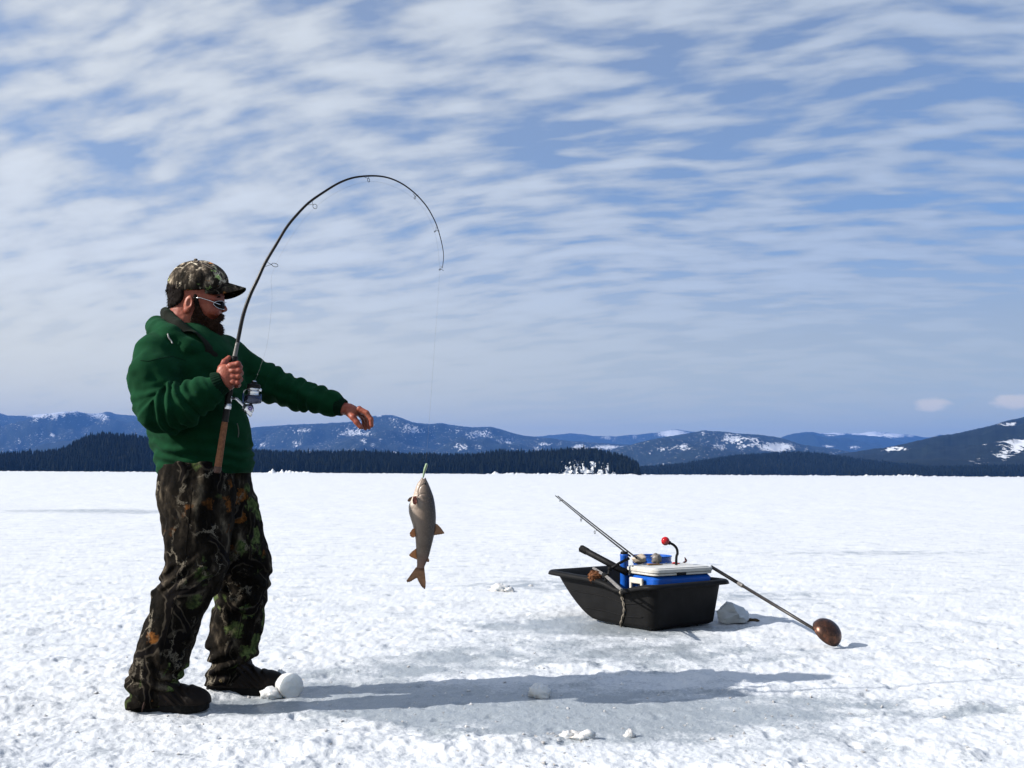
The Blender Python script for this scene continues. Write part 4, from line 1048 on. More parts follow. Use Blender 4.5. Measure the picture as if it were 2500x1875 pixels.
q0 = M(574, 866, rod_dy(0, 5)); mb = MB(); tube(mb, crsmooth([ROD[5]+(ROD[4]-ROD[5])*.2, ROD[5], ROD[6]], 4), [.0098, .0098, .0095, .0092, .009, .0088, .0085, .008, .0076], 12); put('fore_grip', mb, M_rodgrey, rod)
for (i, px, py, R_, ang) in ((10, 670, 648, .0125, 0), (13, 0, 0, 0, 0),):
    pass
def guide(fx, fy, cx, cy, R_, tilt, dy):
    mb = MB(); a = M(fx, fy, dy); c = M(cx, cy, dy); d = c-a; d /= np.linalg.norm(d); side = np.array([0, 1, 0])
    ax = np.cos(tilt)*side+np.sin(tilt)*np.cross(d, side); torus(mb, c, ax+.0*d, R_, .0011, 18, 6)
    e = c-d*R_
    for s in (-1, 1): tube(mb, [a+np.cross(d, side)*.012*s, (a+e)/2+np.cross(d, side)*.004*s, e], .0009, 5)
    put('line_guide', mb, M_rod, rod)
dyi = lambda i: rod_dy(0, i)
guide(649, 644, 671, 647, .0125, 1.15, dyi(10)); guide(758, 495, 769, 504, .0095, .5, dyi(14)); guide(897, 431, 900, 440, .0075, .9, dyi(18))
guide(1015, 474, 1013, 483, .0055, .8, dyi(22)); guide(1069, 559, 1062, 565, .0042, .9, dyi(25)); guide(1080, 655, 1074, 658, .004, .8, dyi(28))
# spinning reel
reel = MB(); ry = rod_dy(0, 2)
R = lambda x, y, d=0.0: M(x, y, ry+d)
a_ax = (R(615, 942)-R(612, 985)); a_ax /= np.linalg.norm(a_ax); base_ = R(617, 984)
tube(reel, [R(563, 945), R(565, 972), R(562, 985)], [.005, .006, .004], 8, flat=.6)
tube(reel, [R(565, 972), R(578, 974), R(590, 986), R(602, 996), R(610, 1004)], [.006, .0055, .006, .009, .010], 10)
tube(reel, [R(594, 994), R(606, 998), R(617, 996)], [.013, .019, .016], 14)
tube(reel, [R(605, 1000), R(611, 1010), R(612, 1017)], [.017, .010, .004], 12)
reelo = put('reel', reel, M_silver, rod, label='silver and black spinning reel')
mb = MB(); lathe(mb, base_, a_ax, [(-.004, .012), (0, .030), (.012, .0325), (.026, .0325), (.030, .029)], 28); put('rotor', mb, simple('rotor_blue_grey', (.045, .055, .09), .25, .7), reelo)
mb = MB(); lathe(mb, base_, a_ax, [(.028, .021), (.031, .0225), (.033, .0215), (.040, .0215), (.041, .0218), (.048, .0218), (.0485, .0212), (.054, .0212), (.056, .024), (.058, .024)], 28); put('spool', mb, M_silver, reelo)
mb = MB(); lathe(mb, base_, a_ax, [(.0575, .0245), (.062, .0262), (.071, .0255), (.074, .021), (.075, .016), (.076, .012), (.083, .011), (.084, 0)], 28); put('spool_cap', mb, M_black, reelo)
mb = MB(); lathe(mb, base_, a_ax, [(.076, .0085), (.086, .008), (.088, .005), (.088, 0)], 14); put('drag_knob', mb, M_silver, reelo)
mb = MB(); tube(mb, crsmooth([R(597, 978), R(594, 964), R(598, 952), R(612, 948, -.034), R(628, 950, -.018), R(634, 952)], 4), .0021, 8); sphere(mb, R(635, 952, -.006), (.007, .007, .007), 14, 10); put('bail', mb, M_silver, reelo)
M_arm = simple('bail_arm_blue', (.03, .06, .14), .3, .6)
for (x0, y0, x1, y1, w) in ((595, 984, 593, 960, .006), (635, 984, 637, 962, .006)):
    mb = MB(); tube(mb, [R(x0, y0), R((x0+x1)/2, (y0+y1)/2), R(x1, y1)], [w, w*1.15, w*.7], 10, flat=.7); put('bail_arm', mb, M_arm, reelo)
mb = MB(); torus(mb, R(611, 997, -.019), (0, 1, 0), .0080, .0022, 18, 6); sphere(mb, R(611, 997, -.018), (.006, .004, .006), 12, 8); put('gear_cap', mb, simple('purple_anodised', (.22, .20, .36), .3, .8), reelo)

# ---- line, lure, fish
FY = Y0+rod_dy(0, 28); Fp = lambda x, y, d=0.0: P(x, y, FY+d)
M_line = simple('clear_monofilament', (.25, .27, .30), .3, bump=0)
mb = MB(); tube(mb, [Fp(1074, 660), Fp(1062, 830), Fp(1050, 1000), Fp(1040, 1131)], .0003, 5)
tube(mb, crsmooth([R(617, 945), M(650, 850, dyi(8)), M(664, 740, dyi(9)), M(671, 650, dyi(10)), M(769, 506, dyi(14)), M(900, 443, dyi(18)), M(1012, 485, dyi(22)), M(1061, 566, dyi(25)), Fp(1074, 660)], 5), .0003, 5)
put('fishing_line', mb, M_line, loc=Fp(1074, 660), label='thin clear fishing line running from reel to lure', cat='fishing line')
mb = MB(); tube(mb, crsmooth([Fp(1041, 1131), Fp(1041, 1136), Fp(1038, 1145), Fp(1035, 1156), Fp(1033, 1166)], 4), np.interp(np.linspace(0, 1, 17), [0, .15, .5, .8, 1], [.003, .0095, .0105, .0065, .005]), 12, flat=.6)
put('lure', mb, simple('pale_green_lure', (.30, .42, .26), .35, var=.2, scale=60), loc=Fp(1040, 1131), label='pale green lure sticking out of the fish\'s mouth', cat='lure')
fish = thing('fish', 'lake trout with orange fins hanging head up from the line', 'fish', Fp(1035, 1164))
prof = [(1163, 1031.5, 1037.5), (1170, 1027, 1041), (1180, 1019, 1046), (1192, 1014, 1051), (1208, 1009, 1057), (1222, 1003, 1060.5), (1235, 997.5, 1062.5), (1250, 998, 1064), (1265, 1002, 1064.5), (1280, 1007, 1064), (1292, 1010, 1063), (1306, 1013.5, 1060), (1325, 1015, 1055.5), (1343, 1016, 1051), (1357, 1017, 1047.5), (1371, 1018, 1042), (1380, 1018, 1037.5), (1388, 1016.5, 1035.5)]
FT = []
for (y, l, r) in prof:
    a, c = Fp(l, y), Fp(r, y); FT.append((a[2], (a[0]+c[0])/2, FY, (c[0]-a[0])/2, (c[0]-a[0])/2*(.62 if y < 1340 else .45)+.002))
FT = smooth_table(FT, 160, 1.5)
def fishb(p):
    d = slices(p, FT)
    # gill cover edge, jaw line, eye socket
    g = ell(p, Fp(1040, 1202, -.014), (.030, .030, .034)); d = d-.0022*np.exp(-(g/.0022)**2)*-1.0*(p[:, 1] < FY)
    g2 = ell(p, Fp(1036, 1216, -.016), (.026, .03, .018)); d = d+.002*np.exp(-(g2/.002)**2)*(p[:, 1] < FY)
    jaw = rcone(p, Fp(1034, 1163, -.01), Fp(1026, 1186, -.024), .003, .002); d = d+.003*np.exp(-np.maximum(jaw, 0)**2/.002**2)
    d = smax(d, -ell(p, Fp(1034.5, 1163), (.006, .010, .012)), .003)
    return d+.0004*perlin(p[:, 0]*300, p[:, 1]*300, p[:, 2]*160, 4)
v_, f_ = sdf_mesh(fishb, Fp(985, 1395)-np.array([0, .06, 0]), Fp(1075, 1155)+np.array([0, .06, 0]), .0021)
def mat_fish():
    t = NT('trout_skin'); sp_ = t.N('ShaderNodeSeparateXYZ'); t.L(t.co, sp_.inputs[0])
    x = t.mt('ADD', sp_.outputs[0], t.mt('MULTIPLY', sp_.outputs[2], -.03))
    c = t.ramp(t.rg(x, -.055, .045), [(.0, (.70, .60, .52)), (.35, (.42, .33, .27)), (.62, (.21, .155, .12)), (.9, (.04, .030, .026))])
    spn = t.vor(150); c = t.mix(t.mt('MULTIPLY', t.rg(spn, .30, .20), .35), c, (.36, .29, .22))
    c = t.mix(t.mt('MULTIPLY', t.rg(t.noise(26, 5, .7), .5, .68), .45), c, (.07, .05, .04))
    z = sp_.outputs[2]; c = t.mix(t.mt('MULTIPLY', t.rg(z, -.30, -.38), .5), c, (.30, .10, .05))
    t.base(c, t.rg(t.noise(90, 3), .3, .7, .28, .45), 0, .5); t.bump(t.vor(330), .25, .001); return t.m
fo = link('body', v_, f_, mat_fish(), fish)
M_fin = NT('orange_fin')
M_fin.base(M_fin.ramp(M_fin.noise(22, 4, .6, vec=M_fin.map((1, 1, .4))), [(.3, (.50, .15, .04)), (.7, (.75, .33, .13))]), .45)
M_fin.b.inputs['Transmission Weight'].default_value = .0; M_fin.b.inputs['Subsurface Weight'].default_value = .25; M_fin.b.inputs['Subsurface Radius'].default_value = (.02, .008, .004); M_fin = M_fin.m
M_finr = simple('dark_red_fin', (.20, .045, .025), .45, var=.4, scale=60); M_find = simple('dusky_fin', (.34, .17, .085), .45, var=.45, scale=50)
def fin(name, outline, root, mat, dy=0.0, dyt=0.0, rays=9, th=.0022, par=fish):
    """outline: tip polyline px from front to back; root: (a, b) px on the body"""
    n = rays*2; vs = []; nr = 4
    ol = np.array(outline, float); seg = np.concatenate([[0], np.cumsum(np.linalg.norm(np.diff(ol, axis=0), axis=1))]); seg /= seg[-1]
    for side_ in (-1, 1):
        for i in range(n+1):
            t = i/n; tip = np.array([np.interp(t, seg, ol[:, 0]), np.interp(t, seg, ol[:, 1])]); r0 = np.array(root[0])*(1-t)+np.array(root[1])*t
            tip = tip+(.7 if i % 2 else -.3)*((r0-tip)/np.linalg.norm(r0-tip))*1.4
            for j in range(nr+1):
                u = j/nr; q = r0*(1-u)+tip*u; rib = (.0011 if i % 2 == 0 else -.0004)*(1-u*.6)
                vs.append(Fp(q[0], q[1], dy+(dyt-dy)*u)+np.array([0, side_*(th*(1-u*.75)+rib), 0]))
    w = nr+1; m_ = (n+1)*w; fs = []
    for i in range(n):
        for j in range(nr):
            a, b, c, d = i*w+j, (i+1)*w+j, (i+1)*w+j+1, i*w+j+1; fs.append((a, b, c, d)); fs.append((m_+d, m_+c, m_+b, m_+a))
        a, b = i*w+nr, (i+1)*w+nr; fs.append((a, b, m_+b, m_+a)); a, b = i*w, (i+1)*w; fs.append((b, a, m_+a, m_+b))
    for i in (0, n):
        for j in range(nr): a, b = i*w+j, i*w+j+1; fs.append((a, b, m_+b, m_+a))
    return link(name, vs, fs, mat, par)
fin('pectoral_fin', [(1007, 1222), (1008, 1230), (1014, 1233), (1018, 1229)], [(1009, 1212), (1017, 1211)], M_finr, -.030, -.040, 6)
fin('pectoral_fin', [(999, 1215), (994, 1222), (998, 1226), (1002, 1224)], [(1007, 1212), (1007, 1220)], M_find, .012, .020, 5)
fin('pelvic_fin', [(1007, 1291), (1000, 1301), (1001, 1309), (1007, 1312), (1013, 1311)], [(1013, 1289), (1015, 1309)], M_fin, -.012, -.018, 7)
fin('pelvic_fin', [(1008, 1294), (1003, 1300), (1005, 1312), (1009, 1313)], [(1013, 1291), (1015, 1307)], M_fin, .012, .02, 6)
fin('anal_fin', [(1013, 1341), (1005, 1347), (998, 1355), (1001, 1359), (1016, 1366)], [(1016, 1339), (1019, 1365)], M_fin, 0, 0, 9)
fin('dorsal_fin', [(1068, 1280), (1077, 1289), (1086, 1302), (1080, 1304), (1060, 1307)], [(1062, 1278), (1058, 1306)], M_find, 0, 0, 9)
fin('adipose_fin', [(1046, 1362), (1049, 1368), (1047, 1373), (1043, 1372)], [(1043, 1361), (1041, 1371)], M_find, 0, 0, 3)
fin('tail_fin', [(992, 1418), (994, 1422), (1003, 1420), (1012, 1414), (1018, 1411), (1022, 1420), (1029, 1432), (1037, 1439), (1039, 1434), (1039.5, 1421)], [(1015.5, 1385), (1036, 1387)], M_find, 0, 0, 16, .003)
mb = MB(); sphere(mb, Fp(1038.5, 1181, -.0150), (.0045, .003, .0045), 12, 8); put('eye', mb, simple('fish_eye', (.01, .01, .008), .1, bump=0), fish)

# ================================================================== sled
import bmesh
def cat_(o, label, cat, group=None):
    o['label'] = label; o['category'] = cat
    if group: o['group'] = group
    return o
N0 = G(1592, 1541)
_a = math.radians(37.0); VH = np.array([math.cos(_a), math.sin(_a), 0]); UH = np.array([-math.sin(_a), math.cos(_a), 0]); ZH = np.array([0, 0, 1.])
SL, SW = .90, .60
def slp(a, b, z): return N0*np.array([1, 1, 0])+VH*a+UH*b+ZH*z
def rring(a0, a1, b0, b1, r, zf, nseg=7, nlong=10):
    """rounded rectangle in sled coordinates, extra points along the long sides"""
    pts = []
    for (ca, cb, s0) in ((a1-r, b0+r, -90), (a1-r, b1-r, 0), (a0+r, b1-r, 90), (a0+r, b0+r, 180)):
        for k in range(nseg):
            t = math.radians(s0+90*k/(nseg-1)); pts.append((ca+r*math.cos(t), cb+r*math.sin(t)))
        nx = {-90: (a1, b1-r, a1, b0+r), 0: (a0+r, b1, a1-r, b1), 90: (a0, b0+r, a0, b1-r), 180: (a1-r, b0, a0+r, b0)}[s0]
        for k in range(1, nlong):
            t = k/nlong; pts.append((nx[2]+(nx[0]-nx[2])*t, nx[3]+(nx[1]-nx[3])*t))
    return [slp(a, b, zf(a, b)) for a, b in pts]
def ztop(a, b):
    u = min(max(b/SL, 0), 1); z = .268+.016*u*u
    side = min(1, max(0, (.13-a)/.08))
    z -= .046*side*math.exp(-((b-.215)/.13)**2)
    return z
def b1(l): return .50+(SL-.50)*max(l, 0)**.60
def b0(l): return .0-.035*l
def ww(l): return .0-.018*l, .560+.034*l
rings = []
for l in (0.0, .012, .05, .12, .22, .35, .5, .65, .8, .9, .955):
    a0_, a1_ = ww(l); ins = .02*(1-min(1, l/.06))**2
    rings.append(rring(a0_+ins, a1_-ins, b0(l)+ins, b1(l)-ins*2, .055, lambda a, b, l=l: ztop(a, b)*l))
for (out_, dz) in ((.004, -.006), (.012, .0), (.030, .003), (.044, -.004), (.050, -.020), (.046, -.021), (.040, -.010), (.028, -.004), (.010, -.008), (.0, -.016)):
    pass
a0_, a1_ = ww(1)
for (o_, dz) in ((.006, -.003), (.016, .002), (.034, .000), (.042, -.006), (.047, -.022)):
    rings.append(rring(a0_-o_, a1_+o_, b0(1)-o_, b1(1)+o_, .055+o_*.8, lambda a, b, dz=dz: ztop(a, b)+dz))
nr = len(rings[0]); vs = [q for r_ in rings for q in r_]; fs = []
for i in range(len(rings)-1):
    for k in range(nr): fs.append((i*nr+k, i*nr+(k+1) % nr, (i+1)*nr+(k+1) % nr, (i+1)*nr+k))
fs.append(tuple(range(nr-1, -1, -1)))
sled = thing('sled', 'black plastic utility sled loaded with fishing gear on the ice', 'sled', slp(.28, .35, 0))
hull = link('hull', vs, fs, M_hull, sled, auto=50)
sm_ = hull.modifiers.new('wall', 'SOLIDIFY'); sm_.thickness = .005; sm_.offset = -1
BH = BVHTree.FromPolygons([tuple(q) for q in vs], fs)
# moulded ribs along the side
for l in (.28, .62):
    mb = MB(); pts = [slp(ww(l)[0]-.001, b, ztop(0, b)*l) for b in np.linspace(.07, b1(l)-.09, 14)]; tube(mb, pts, .0035, 6); put('side_rib', mb, M_hull, sled)
# runner keels under the hull
for a in (.12, .42):
    mb = MB(); tube(mb, [slp(a, b, .001) for b in np.linspace(.03, .45, 5)], .008, 6); put('runner', mb, M_hull, sled)
FLOOR = .012
# ---- cooler
_c = math.radians(31); LC = np.array([math.cos(_c), math.sin(_c), 0]); WC = np.array([-math.sin(_c), math.cos(_c), 0]); AC = np.array([LC, WC, ZH])
KC = G(1600, 1396, .340)*np.array([1, 1, 0]); CL, CW = .472, .315
cc_ = KC+LC*CL/2+WC*CW/2
M_blue = simple('blue_plastic', (.010, .105, .52), .35, var=.15, scale=20, bump=.1, dirt=(.02, .09, .36))
M_white = simple('white_plastic', (.68, .68, .66), .42, var=.06, scale=24, bump=.1, dirt=(.50, .48, .43))
cooler = thing('cooler', 'blue cooler with white lid standing at the back of the sled', 'cooler', cc_+ZH*FLOOR)
mb = MB(); rbox(mb, cc_+ZH*(FLOOR+.1495), (CL-.012, CW-.012, .299), AC, .045, 5, .95); put('body', mb, M_blue, cooler, auto=40)
mb = MB(); rbox(mb, cc_+ZH*(FLOOR+.3060), (CL-.002, CW-.002, .013), AC, .048, 5); put('rim_band', mb, M_white, cooler, auto=40)
mb = MB(); rbox(mb, cc_+ZH*(FLOOR+.3262), (CL+.006, CW+.006, .025), AC, .050, 5); lid = put('lid', mb, M_white, cooler, auto=40)
mb = MB(); rbox(mb, cc_+ZH*(FLOOR+.3405), (CL-.035, CW-.035, .006), AC, .040, 5); put('lid_panel', mb, M_white, lid, auto=40)
LZ = FLOOR+.3436
mb = MB(); rbox(mb, KC+LC*.20-WC*.004+ZH*(FLOOR+.309), (.07, .010, .016), AC, .004, 2); put('latch', mb, M_black, cooler)
M_stain = simple('rusty_white_plastic', (.70, .66, .58), .5, var=.1, scale=30, dirt=(.22, .09, .03))
hb = KC+WC*CW*.52-LC*.004
mb = MB(); rbox(mb, hb+ZH*(FLOOR+.262)-LC*.012, (.018, .125, .034), AC, .007, 3)
for s in (-1, 1): rbox(mb, hb+WC*s*.053+ZH*(FLOOR+.222)-LC*.012, (.016, .020, .070), AC, .006, 3)
put('carry_handle', mb, M_stain, cooler, auto=40)
for s in (-1, 1):
    mb = MB(); rbox(mb, cc_+WC*(CW/2+.002)+LC*s*.11+ZH*(FLOOR+.315), (.05, .008, .022), AC, .003, 2); put('hinge', mb, M_white, cooler)
# ---- things on the lid
j = G(1594, 1371, LZ); mb = MB(); lathe(mb, j, ZH, [(0, .0), (0, .0185), (.002, .0205), (.026, .0205), (.028, .019)], 24)
jar = put('jar', mb, simple('cream_jar', (.52, .55, .40), .35, var=.1, scale=50), loc=j, label='small cream jar with black lid on the cooler', cat='jar')
mb = MB(); lathe(mb, j+ZH*.028, ZH, [(0, .0215), (.009, .0220), (.011, .020), (.0112, 0)], 24); put('jar_lid', mb, M_black, jar)
k0, k1 = G(1580, 1378, LZ+.008), G(1618, 1378, LZ+.005); mb = MB(); tube(mb, [k0, k0*.85+k1*.15, k0*.6+k1*.4, k0*.3+k1*.7, k1], [.0075, .0088, .0075, .0065, .0035], 10, flat=.7)
kn = put('knife', mb, simple('worn_wood', (.30, .155, .060), .6, var=.35, scale=70), loc=k0, label='knife with worn wooden handle lying on the cooler lid', cat='knife')
kd = (k1-k0)/np.linalg.norm(k1-k0); s_ = np.cross(kd, ZH); mb = MB(); a = k1-ZH*.001; mb.add([a-s_*.005, a+s_*.006, a+kd*.075+s_*.002, a-s_*.005+ZH*.0012, a+s_*.006+ZH*.0012, a+kd*.075+s_*.002+ZH*.0012], [(0, 1, 2), (5, 4, 3), (0, 2, 5, 3), (1, 4, 5, 2), (0, 3, 4, 1)]); put('blade', mb, M_silver, kn, smooth=False)
a, b = G(1640, 1375, LZ+.005), G(1660, 1376, LZ+.004); mb = MB(); tube(mb, crsmooth([a, a*.6+b*.4+ZH*.002, b], 4), [.002, .004, .006, .0065, .006, .005, .004, .003, .002], 8)
rl = put('red_lure', mb, simple('red_paint', (.42, .015, .02), .3, var=.2), loc=a, label='small red lure lying on the cooler lid', cat='lure')
mb = MB(); tube(mb, crsmooth([b, b+LC*.010+ZH*.001, b+LC*.018-WC*.006+ZH*.0, b+LC*.010-WC*.010], 4), .0009, 5); put('hook', mb, M_silver, rl)
a = G(1673, 1374, LZ); mb = MB(); vs_ = []
tube(mb, crsmooth([a+ZH*.004-LC*.018, a+ZH*.006, a+LC*.006+ZH*.016, a+ZH*.028, a-LC*.004+ZH*.037], 4), np.interp(np.linspace(0, 1, 17), [0, .3, .5, .8, 1], [.004, .009, .0095, .005, .0012]), 10, flat=.7)
put('bottle_opener', mb, simple('dark_red_plastic', (.06, .010, .012), .3, var=.4), loc=a, label='dark red pointed plastic piece standing on the cooler lid', cat='tackle')
for px_, py_ in ((1626, 1376), (1636, 1373)):
    a = G(px_, py_, LZ); mb = MB(); sphere(mb, a+ZH*.0025, (.0085, .005, .003), 10, 6, .4, px_); cat_(put('bait_scrap', mb, simple('pale_bait', (.55, .50, .46), .5), loc=a), 'tiny pale bait scrap on the cooler lid, %s' % ('next to the knife tip' if px_ < 1630 else 'next to the red lure'), 'bait', 'bait scraps on the lid')
# ---- round blue tub behind the cooler
BT_ = P(1592, 1357, 6.70); BZ = float(BT_[2]); bc = BT_*np.array([1, 1, 0]); tub = thing('bucket', 'round blue bucket standing behind the cooler', 'bucket', bc+ZH*FLOOR)
mb = MB(); H_ = BZ-FLOOR; lathe(mb, bc+ZH*FLOOR, ZH, [(0, 0), (0, .098), (.01, .102), (H_-.05, .121), (H_-.045, .126), (H_-.035, .126), (H_-.03, .122), (H_-.004, .124), (H_, .129), (H_+.003, .127), (H_, .121), (H_-.02, .119), (.03, .098), (.012, .09), (.012, 0)], 40); put('body', mb, M_blue, tub, auto=40)
mb = MB(); pts = [bc+ZH*(BZ-.040)+np.array([math.cos(t), math.sin(t), 0])*.128 for t in np.linspace(math.radians(190), math.radians(350), 14)]; tube(mb, pts, .0028, 6); put('bail_handle', mb, M_silver, tub)
for (r_, off, lab, nm, mt_, cg) in (((.052, .034, .030), (-.085, -.085, BZ-.015), 'cream plastic bag slumped over the bucket rim', 'bag', simple('cream_bag', (.50, .42, .33), .5, var=.2, scale=40), 'bag'),
                               ((.034, .032, .036), (.012, -.110, BZ-.012), 'rounded grey plastic bag bulging up behind the jar', 'bag', simple('grey_bag', (.20, .18, .165), .4, var=.3, scale=40), 'bag')):
    a = bc+np.array(off); mb = MB(); sphere(mb, a, r_, 22, 14, .28, int(r_[0]*1000)); put(nm, mb, mt_, loc=a, label=lab, cat=cg)
# ---- rod tube with two spare rods
tb = P(1524, 1352, 6.46); tbz = tb[2]; tb0 = tb*np.array([1, 1, 0])+ZH*FLOOR
tubeo = thing('rod_holder', 'upright blue tube with black cap holding two spare rods', 'rod holder', tb0)
mb = MB(); lathe(mb, tb0, ZH, [(0, 0), (0, .026), (tbz-FLOOR-.015, .026), (tbz-FLOOR-.012, .0275), (tbz-FLOOR-.004, .0275), (tbz-FLOOR-.002, .026)], 22); put('tube', mb, M_blue, tubeo, auto=40)
mb = MB(); lathe(mb, tb0+ZH*(tbz-FLOOR-.004), ZH, [(0, .024), (.012, .0235), (.018, .020), (.018, .009), (.004, .008)], 22); put('cap', mb, M_black, tubeo)
def spare(bx, by, bY, tx, ty, tY, lab, lower, gd):
    b = P(bx, by, bY); t = P(tx, ty, tY); d = (t-b); o = thing('fishing_rod', lab, 'fishing rod', b, 'spare fishing rods')
    s = np.cross(d/np.linalg.norm(d), [0, 1, 0]); lower = b-d*.035; pts = crsmooth([lower, b, b+d*.5+s*.003, t], 6); mb = MB(); tube(mb, pts, np.interp(np.linspace(0, 1, len(pts)), [0, .1, 1], [.0066, .0062, .0032]), 8); put('blank', mb, M_rod, o)
    for f, R_ in gd:
        c = b+d*f; n_ = -np.cross(d/np.linalg.norm(d), [0, 1, 0]); n_ = n_/np.linalg.norm(n_); n_ = n_ if n_[2] < 0 else -n_
        mb = MB(); e = c+n_*(R_*1.4); torus(mb, e+n_*R_, np.array([.9, -.5, .2]), R_, .0017, 14, 5); tube(mb, [c, e], .0019, 5); put('line_guide', mb, M_rod, o)
spare(1530, 1351, 6.46, 1356, 1210, 6.85, 'longer dark spare rod leaning left out of the blue tube', tb0+ZH*.05, [(.92, .004), (.60, .008), (.40, .010)])
spare(1546, 1356, 6.50, 1362, 1211, 6.92, 'thinner spare rod leaning left, its butt beside the bucket bag', P(1556, 1375, 6.49)-ZH*.16, [(.93, .003), (.66, .006)])
# ---- hand auger: crank with red knob behind the cooler, black handle across the sled
aug = thing('ice_auger', 'black ice auger crank topped by a shiny red ball knob', 'ice auger', G(1651, 1367, .36)*np.array([1, 1, 0])+ZH*.06)
AY = 6.50; pts = crsmooth([P(1651, 1367, AY)-ZH*.25, P(1651, 1368, AY), P(1654, 1352, AY), P(1652, 1339, AY), P(1644, 1330, AY), P(1633, 1325, AY)], 6)
mb = MB(); tube(mb, pts, .0082, 12); put('crank', mb, M_black, aug)
mb = MB(); q = P(1636, 1326, AY); e = P(1631, 1324, AY); lathe(mb, q, e-q, [(-.004, .009), (0, .0125), (.010, .0135), (.014, .011)], 14); put('collar', mb, M_black, aug)
mb = MB(); sphere(mb, P(1624.5, 1321, AY), (.0265, .0265, .0275), 24, 16); put('knob', mb, simple('glossy_red_paint', (.50, .006, .010), .12, var=.1, bump=0), aug)
hd = thing('tool_handle', 'thick black tubular tool handle with hexagonal grip, leaning over the sled', 'tool', P(1530, 1398, 6.42))
e0, e1 = P(1419, 1339, 6.66), P(1530, 1398, 6.42); dd = e1-e0
mb = MB(); tube(mb, [e0, e0+dd*.02, e0+dd*.5, e1], [.017, .0205, .0205, .0205], 14); put('tube', mb, M_black, hd)
mb = MB(); tube(mb, [e0-dd*.015, e0-dd*.005, e0+dd*.14, e0+dd*.155], [.016, .0245, .0235, .021], 6); put('grip', mb, M_rubber, hd, smooth=False)
lk = thing('folding_arm', 'jointed black steel arm reaching from the rod tube down into the sled', 'tool', P(1484, 1420, 6.36))
mb = MB(); tube(mb, [P(1536, 1363, 6.42), P(1512, 1375, 6.40), P(1489, 1390, 6.38)], .0088, 10); put('arm', mb, M_black, lk)
mb = MB(); tube(mb, [P(1489, 1388, 6.375), P(1486, 1402, 6.37), P(1478, 1418, 6.34)], [.011, .010, .011], 10); put('arm', mb, M_black, lk)
mb = MB(); sphere(mb, P(1489, 1389, 6.375), (.015, .013, .015), 12, 8); put('joint', mb, M_rubber, lk)
# dark gear bag and brown mitten inside the sled
a = slp(.20, .40, .13); mb = MB(); sphere(mb, a, (.10, .085, .115), 26, 16, .35, 4); put('gear_bag', mb, simple('dark_gear_cloth', (.013, .012, .011), .8, var=.5, scale=40, bump=.4), loc=a, label='crumpled dark gear bag beside the cooler inside the sled', cat='bag')
a = P(1452, 1407, 6.48); mb = MB(); sphere(mb, a, (.040, .032, .032), 24, 16, .4, 9); v = mb.V(); strands(mb, v, [f for f in mb.f if len(f) == 3]+[f[:3] for f in mb.f if len(f) == 4], 900, .006, .016, .0012, lambda c: (0, 0, .2), 8, .8)
put('mitten', mb, simple('brown_fur', (.20, .075, .028), .85, var=.5, scale=60, bump=.4), loc=a, label='fuzzy brown mitten lying in the front of the sled', cat='mitten')
# grey worn bar and rope over the near side
M_grey = simple('worn_grey_wood', (.20, .19, .18), .6, var=.4, scale=50, bump=.3, dirt=(.07, .06, .055))
bar = thing('ice_gaff', 'worn grey wooden bar with a dark joint, propped across the near side of the sled', 'gaff', G(1518, 1441, .27))
g0, g1, g2, g3 = G(1448, 1386, .315), G(1476, 1404, .305), G(1480, 1406, .304), G(1517, 1440, .285)
mb = MB(); tube(mb, [g0, g0+(g1-g0)*.15, g1], [.007, .0155, .0165], 4, up=(0, 0, 1), flat=.6); put('bar', mb, M_grey, bar, smooth=False)
mb = MB(); tube(mb, [g2, g2+(g3-g2)*.9, g3], [.0155, .0150, .010], 4, up=(0, 0, 1), flat=.6); put('bar', mb, M_grey, bar, smooth=False)
mb = MB(); tube(mb, [g1-(g2-g1)*.2, g2+(g3-g2)*.06], .0175, 8); put('joint', mb, M_rubber, bar)
M_rope = simple('frayed_rope', (.28, .25, .21), .9, var=.35, scale=150, bump=.5)
mb = MB(); path = []
for (x, y) in crsmooth([(1518, 1447, 0), (1520, 1453, 0), (1523, 1464, 0), (1526, 1480, 0), (1526, 1496, 0), (1521, 1512, 0), (1518, 1524, 0), (1517, 1530, 0)], 6)[:, :2]:
    q = hit(BH, x, y, .009)
    if q is not None: path.append(q)
for k in range(1, len(path)-1): path[k] = (path[k-1]+path[k]+path[k+1])/3
path = np.array([g3+ZH*.004]+path); tt = np.arange(len(path)); amp = np.interp(tt/len(tt), [0, .2, .5, 1], [.002, .007, .004, .005])
for ph in (0, math.pi):
    tube(mb, path+np.stack([np.cos(tt*.55+ph)*amp, np.sin(tt*.55+ph)*amp*.4, 0*tt], -1), .0042, 7)
sphere(mb, path[2], (.011, .010, .012), 10, 8, .3, 2); sphere(mb, path[-1], (.006, .006, .007), 8, 6, .3, 3)
put('rope', mb, M_rope, loc=path[0], label='frayed tan rope hanging down the near side of the sled', cat='rope')
